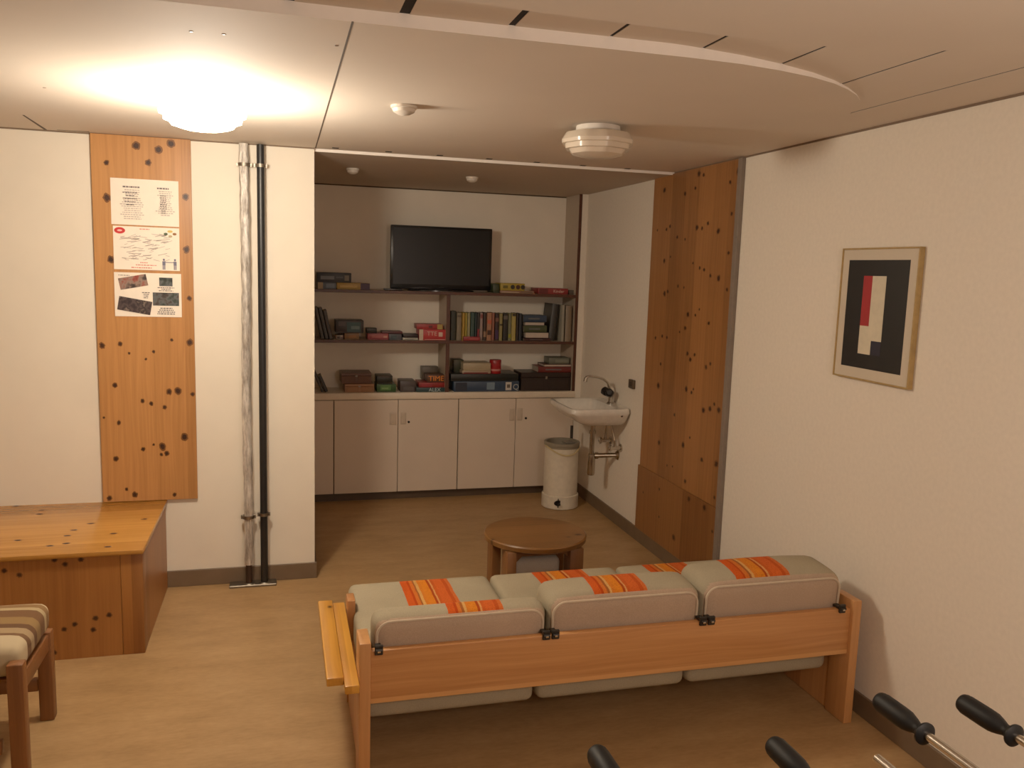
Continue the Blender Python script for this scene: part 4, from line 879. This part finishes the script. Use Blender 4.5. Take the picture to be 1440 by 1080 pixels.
# ------------------------------------------------------------------ games, books and boxes on the shelves
GROUPS = {'book': 'books on the middle shelf'}
def cm(c, rough=0.5): return plain('card_' + c + ('_%d' % int(rough * 100)), c, rough, var=0.04, scale=40)
def patch(b, w, h, u0, u1, v0, v1, y=-0.0006):
    x0, x1 = -w / 2 + w * u0, -w / 2 + w * u1; z0, z1 = h * v0, h * v1
    vs = [b.verts.new(p) for p in ((x0, y, z0), (x1, y, z0), (x1, y, z1), (x0, y, z1))]; b.faces.new(vs)
PAGES = plain('book_pages', '9a8f80', 0.8, var=0.1, scale=200)
for row in ITEMS:
    kind, name, label, x0, x1, z0, z1, yf, dep, col = row[:10]
    cat = {'game_box': 'board game', 'game_board': 'board game', 'game_lid': 'box lid', 'card_box': 'box', 'small_box': 'box', 'wooden_box': 'box', 'media_player': 'media player'}.get(name, name.replace('_', ' '))
    w, h = x1 - x0, z1 - z0
    grp = None
    t = thing(name, label, cat, ((x0 + x1) / 2, yf, z0), group=grp)
    if kind == 'g':
        lid, deco = row[10], row[11]
        b = new_bm(); box(b, -w / 2 + 0.0015, w / 2 - 0.0015, 0.0015, dep - 0.0015, 0, h * 0.55, 0.0012, 1); obj('tray', b, cm(col), t)
        b = new_bm(); box(b, -w / 2, w / 2, 0, dep, min(h * 0.14, 0.008), h, 0.0022, 2); L_ = obj('lid', b, cm(lid, 0.42), t)
        for k in range(0, len(deco)):
            d = deco[k]; b = new_bm()
            if d[0] == 'text': text_bm(b, d[1], d[4], (-w / 2 + w * d[2], -0.0004, h * d[3]), R3, U3); nm, c = 'lettering', d[5]
            elif d[0] == 'disc':
                cx, cz, r = -w / 2 + w * d[1], h * d[2], min(d[3], h * 0.42)
                c0 = b.verts.new((cx, -0.0008, cz)); rg = [b.verts.new((cx + r * math.cos(2 * PI * i / 20), -0.0008, cz + r * math.sin(2 * PI * i / 20))) for i in range(20)]
                for i in range(20): b.faces.new((c0, rg[i], rg[(i + 1) % 20]))
                nm, c = 'printed_disc', d[4]
            else: patch(b, w, h, *d[:4], y=-0.0006 - 0.0001 * k); nm, c = 'printed_patch', d[4]
            obj(nm, b, cm(c), L_, 0)
    elif kind in 'bl':
        tilt = 0.0
        if kind == 'l': tilt = {'magazine': 0.22, 'booklet': 0.40, 'folder': -0.10}[name]
        hh = h / math.cos(tilt) if tilt else h
        th = w
        b = new_bm()
        # spine: rounded back plus two boards
        sp = [(-th / 2, 0.006), (-th / 2 + th * 0.12, 0.0015), (0, 0.0), (th / 2 - th * 0.12, 0.0015), (th / 2, 0.006), (th / 2, dep), (th / 2 - 0.0015, dep), (th / 2 - 0.0015, 0.008), (-th / 2 + 0.0015, 0.008), (-th / 2 + 0.0015, dep), (-th / 2, dep)]
        prism(b, sp, 0, hh, 'z'); obj('cover', b, cm(col, 0.45), t)
        b = new_bm(); box(b, -th / 2 + 0.0017, th / 2 - 0.0017, 0.0085, dep - 0.004, 0.003, hh - 0.004); obj('pages', b, PAGES, t)
        extra = {'black book with a red foot on its spine': [(0.0, 0.42, '7c1f28')], 'dark brown book with a pale oval near its foot': [(0.12, 0.34, '8a6a54')], 'dark maroon book with purple foot': [(0.05, 0.4, '3a1c44'), (0.7, 0.85, '70483a')],
                 'olive cream book with a dark mid band': [(0.55, 0.62, '2a2214')], 'wide black book with grey title patch': [(0.78, 0.93, '5c544a')], 'wide salmon book with floral spine': [(0.2, 0.38, '3c2014'), (0.6, 0.75, 'b4543c')],
                 'grey beige book beside the dark green one': [(0.84, 0.92, '4e4234')], 'pale pinkish grey book in the middle of the row': [(0.8, 0.95, '7a3c3c')], 'pale yellow book near the right of the row': [(0.9, 1.0, '2a2416')],
                 'dark teal book with plain spine': [], 'grey green book next to the pale yellow one': [(0.1, 0.25, '8a8a20')]}.get(label, [])
        for z_0, z_1, c in extra:
            b = new_bm(); box(b, -th / 2 + th * 0.1, th / 2 - th * 0.1, -0.0006, 0.002, hh * z_0 + 0.001, hh * z_1 - 0.001); obj('spine_label', b, cm(c), t)
        if tilt:
            t.rotation_euler = (0, -tilt, 0)
            # rest on the lower outer corner
            t.location.z = z0 + abs(math.sin(tilt)) * th / 2 + 0.0004
            t.location.x += math.sin(tilt) * hh * 0.5
    elif kind == 'k':
        white = row[10]
        b = new_bm(); c_ = 0.0025
        if white:   # pages face the room
            prism(b, [(0.002, 0), (dep, 0), (dep, h), (0.002, h), (0.002, h - c_), (dep - c_, h - c_), (dep - c_, c_), (0.002, c_)], -w / 2, w / 2, 'x')
            obj('cover', b, cm(col, 0.45), t); b = new_bm(); box(b, -w / 2 + 0.004, w / 2 - 0.004, 0.0045, dep - 0.004, c_, h - c_)
            obj('pages', b, plain('bright_pages', 'b8a89a', 0.8, var=0.1, scale=200), t)
        else:       # spine faces the room
            prism(b, [(0.0, h * 0.25), (0.0, h * 0.75), (0.004, h), (dep, h), (dep, h - c_), (0.006, h - c_), (0.006, c_), (dep, c_), (dep, 0), (0.004, 0)], -w / 2, w / 2, 'x')
            obj('cover', b, cm(col, 0.45), t); b = new_bm(); box(b, -w / 2 + 0.003, w / 2 - 0.003, 0.007, dep - 0.004, c_, h - c_); obj('pages', b, PAGES, t)
            b = new_bm(); box(b, -w * 0.28, w * 0.2, -0.0004, 0.001, h * 0.40, h * 0.60); obj('spine_label', b, cm('5a5a58'), t)
    elif kind == 'w':
        b = new_bm(); lm = pine('box_wood_' + col, col, col, 'x', 'z', 0.5, 0.0)
        box(b, -w / 2, w / 2, 0, dep, 0, h * 0.72, 0.002, 1); obj('body', b, cm(col), t)
        b = new_bm(); box(b, -w / 2 - 0.001, w / 2 + 0.001, -0.001, dep + 0.001, h * 0.735, h, 0.002, 1); obj('lid', b, cm(col, 0.4), t)
        b = new_bm()
        for s in (-1, 1):
            cx = s * w * 0.25; pw, ph = w * 0.2, h * 0.28
            box(b, cx - pw, cx + pw, -0.0025, 0.001, h * 0.36 - ph, h * 0.36 + ph, 0.001, 1)
        obj('front_panel', b, cm(col, 0.6), t)
        b = new_bm(); box(b, -0.008, 0.008, -0.004, 0.0, h * 0.64, h * 0.80, 0.001, 1); obj('clasp', b, ZINC, t)
    elif kind == 'c':
        r = w / 2; b = new_bm(); lathe(b, [(r * 0.97, 0), (r, 0.002), (r, h * 0.74)], (0, r, 0), 32); obj('can', b, cm(col, 0.35), t)
        b = new_bm(); lathe(b, [(r * 1.03, h * 0.72), (r * 1.03, h * 0.95), (r * 0.96, h), (0.0001, h)], (0, r, 0), 32); obj('lid', b, cm('8a181e', 0.35), t)
        b = new_bm(); lathe(b, [(r + 0.0006, h * 0.2), (r + 0.0006, h * 0.34)], (0, r, 0), 32); obj('band', b, cm('b87870'), t)
    elif kind == 'f':
        b = new_bm(); box(b, -w / 2, w / 2, 0, dep, 0.002, h, 0.002, 2); obj('casing', b, cm(col, 0.3), t)
        b = new_bm(); box(b, -w * 0.3, w * 0.1, -0.001, 0.002, h * 0.35, h * 0.7); obj('disc_tray', b, cm('2a2a2c', 0.3), t)
        b = new_bm()
        for s in (-1, 1): box(b, s * w * 0.38 - 0.01, s * w * 0.38 + 0.01, 0.01, 0.03, 0, 0.002)
        obj('foot', b, cm('080808'), t)

# ------------------------------------------------------------------ light
def light(name, kind, loc, energy, col, size=0.3, rot=(0, 0, 0)):
    l = bpy.data.lights.new(name, kind); l.energy = energy; l.color = col
    if kind == 'AREA': l.shape = 'DISK'; l.size = size
    else: l.shadow_soft_size = size
    o = bpy.data.objects.new(name, l); COL.objects.link(o); o.location = loc; o.rotation_euler = rot
    return o
light('lamp_bulb_light', 'POINT', (-0.262, 3.20, ZC - 0.21), BULB_E, (1.0, 0.86, 0.69), 0.09)
light('room_lamp_behind', 'POINT', (1.0, 0.2, 1.58), REAR_E, (1.0, 0.80, 0.67), 0.16)
w = bpy.data.worlds.new('world'); SC.world = w; w.use_nodes = True
w.node_tree.nodes['Background'].inputs[0].default_value = (1.0, 0.75, 0.55, 1); w.node_tree.nodes['Background'].inputs[1].default_value = 0.02

# ------------------------------------------------------------------ camera
H_, YAW, PIT, ROL, F_ = 1.65, 0.2699, -0.1352, 0.0310, 1177.9
cy_, sy_ = math.cos(YAW), math.sin(YAW)
fw = Vector((sy_ * math.cos(PIT), cy_ * math.cos(PIT), math.sin(PIT)))
r0 = Vector((cy_, -sy_, 0)); u0 = r0.cross(fw)
rr = r0 * math.cos(ROL) + u0 * math.sin(ROL); uu = -r0 * math.sin(ROL) + u0 * math.cos(ROL)
cam = bpy.data.cameras.new('camera'); cam.sensor_fit = 'HORIZONTAL'; cam.sensor_width = 36.0; cam.lens = F_ * 36.0 / 1440; cam.clip_start = 0.02
co = bpy.data.objects.new('camera', cam); COL.objects.link(co)
mw = Matrix((rr, uu, -fw)).transposed().to_4x4(); mw.translation = (0, 0, H_); co.matrix_world = mw
SC.camera = co

SC.cycles.use_denoising = True
SC.cycles.max_bounces = 8; SC.cycles.diffuse_bounces = 5; SC.cycles.sample_clamp_indirect = 6.0
SC.view_settings.view_transform = 'Standard'; SC.view_settings.look = 'None'
SC.view_settings.exposure = EXPO; SC.view_settings.gamma = GAM
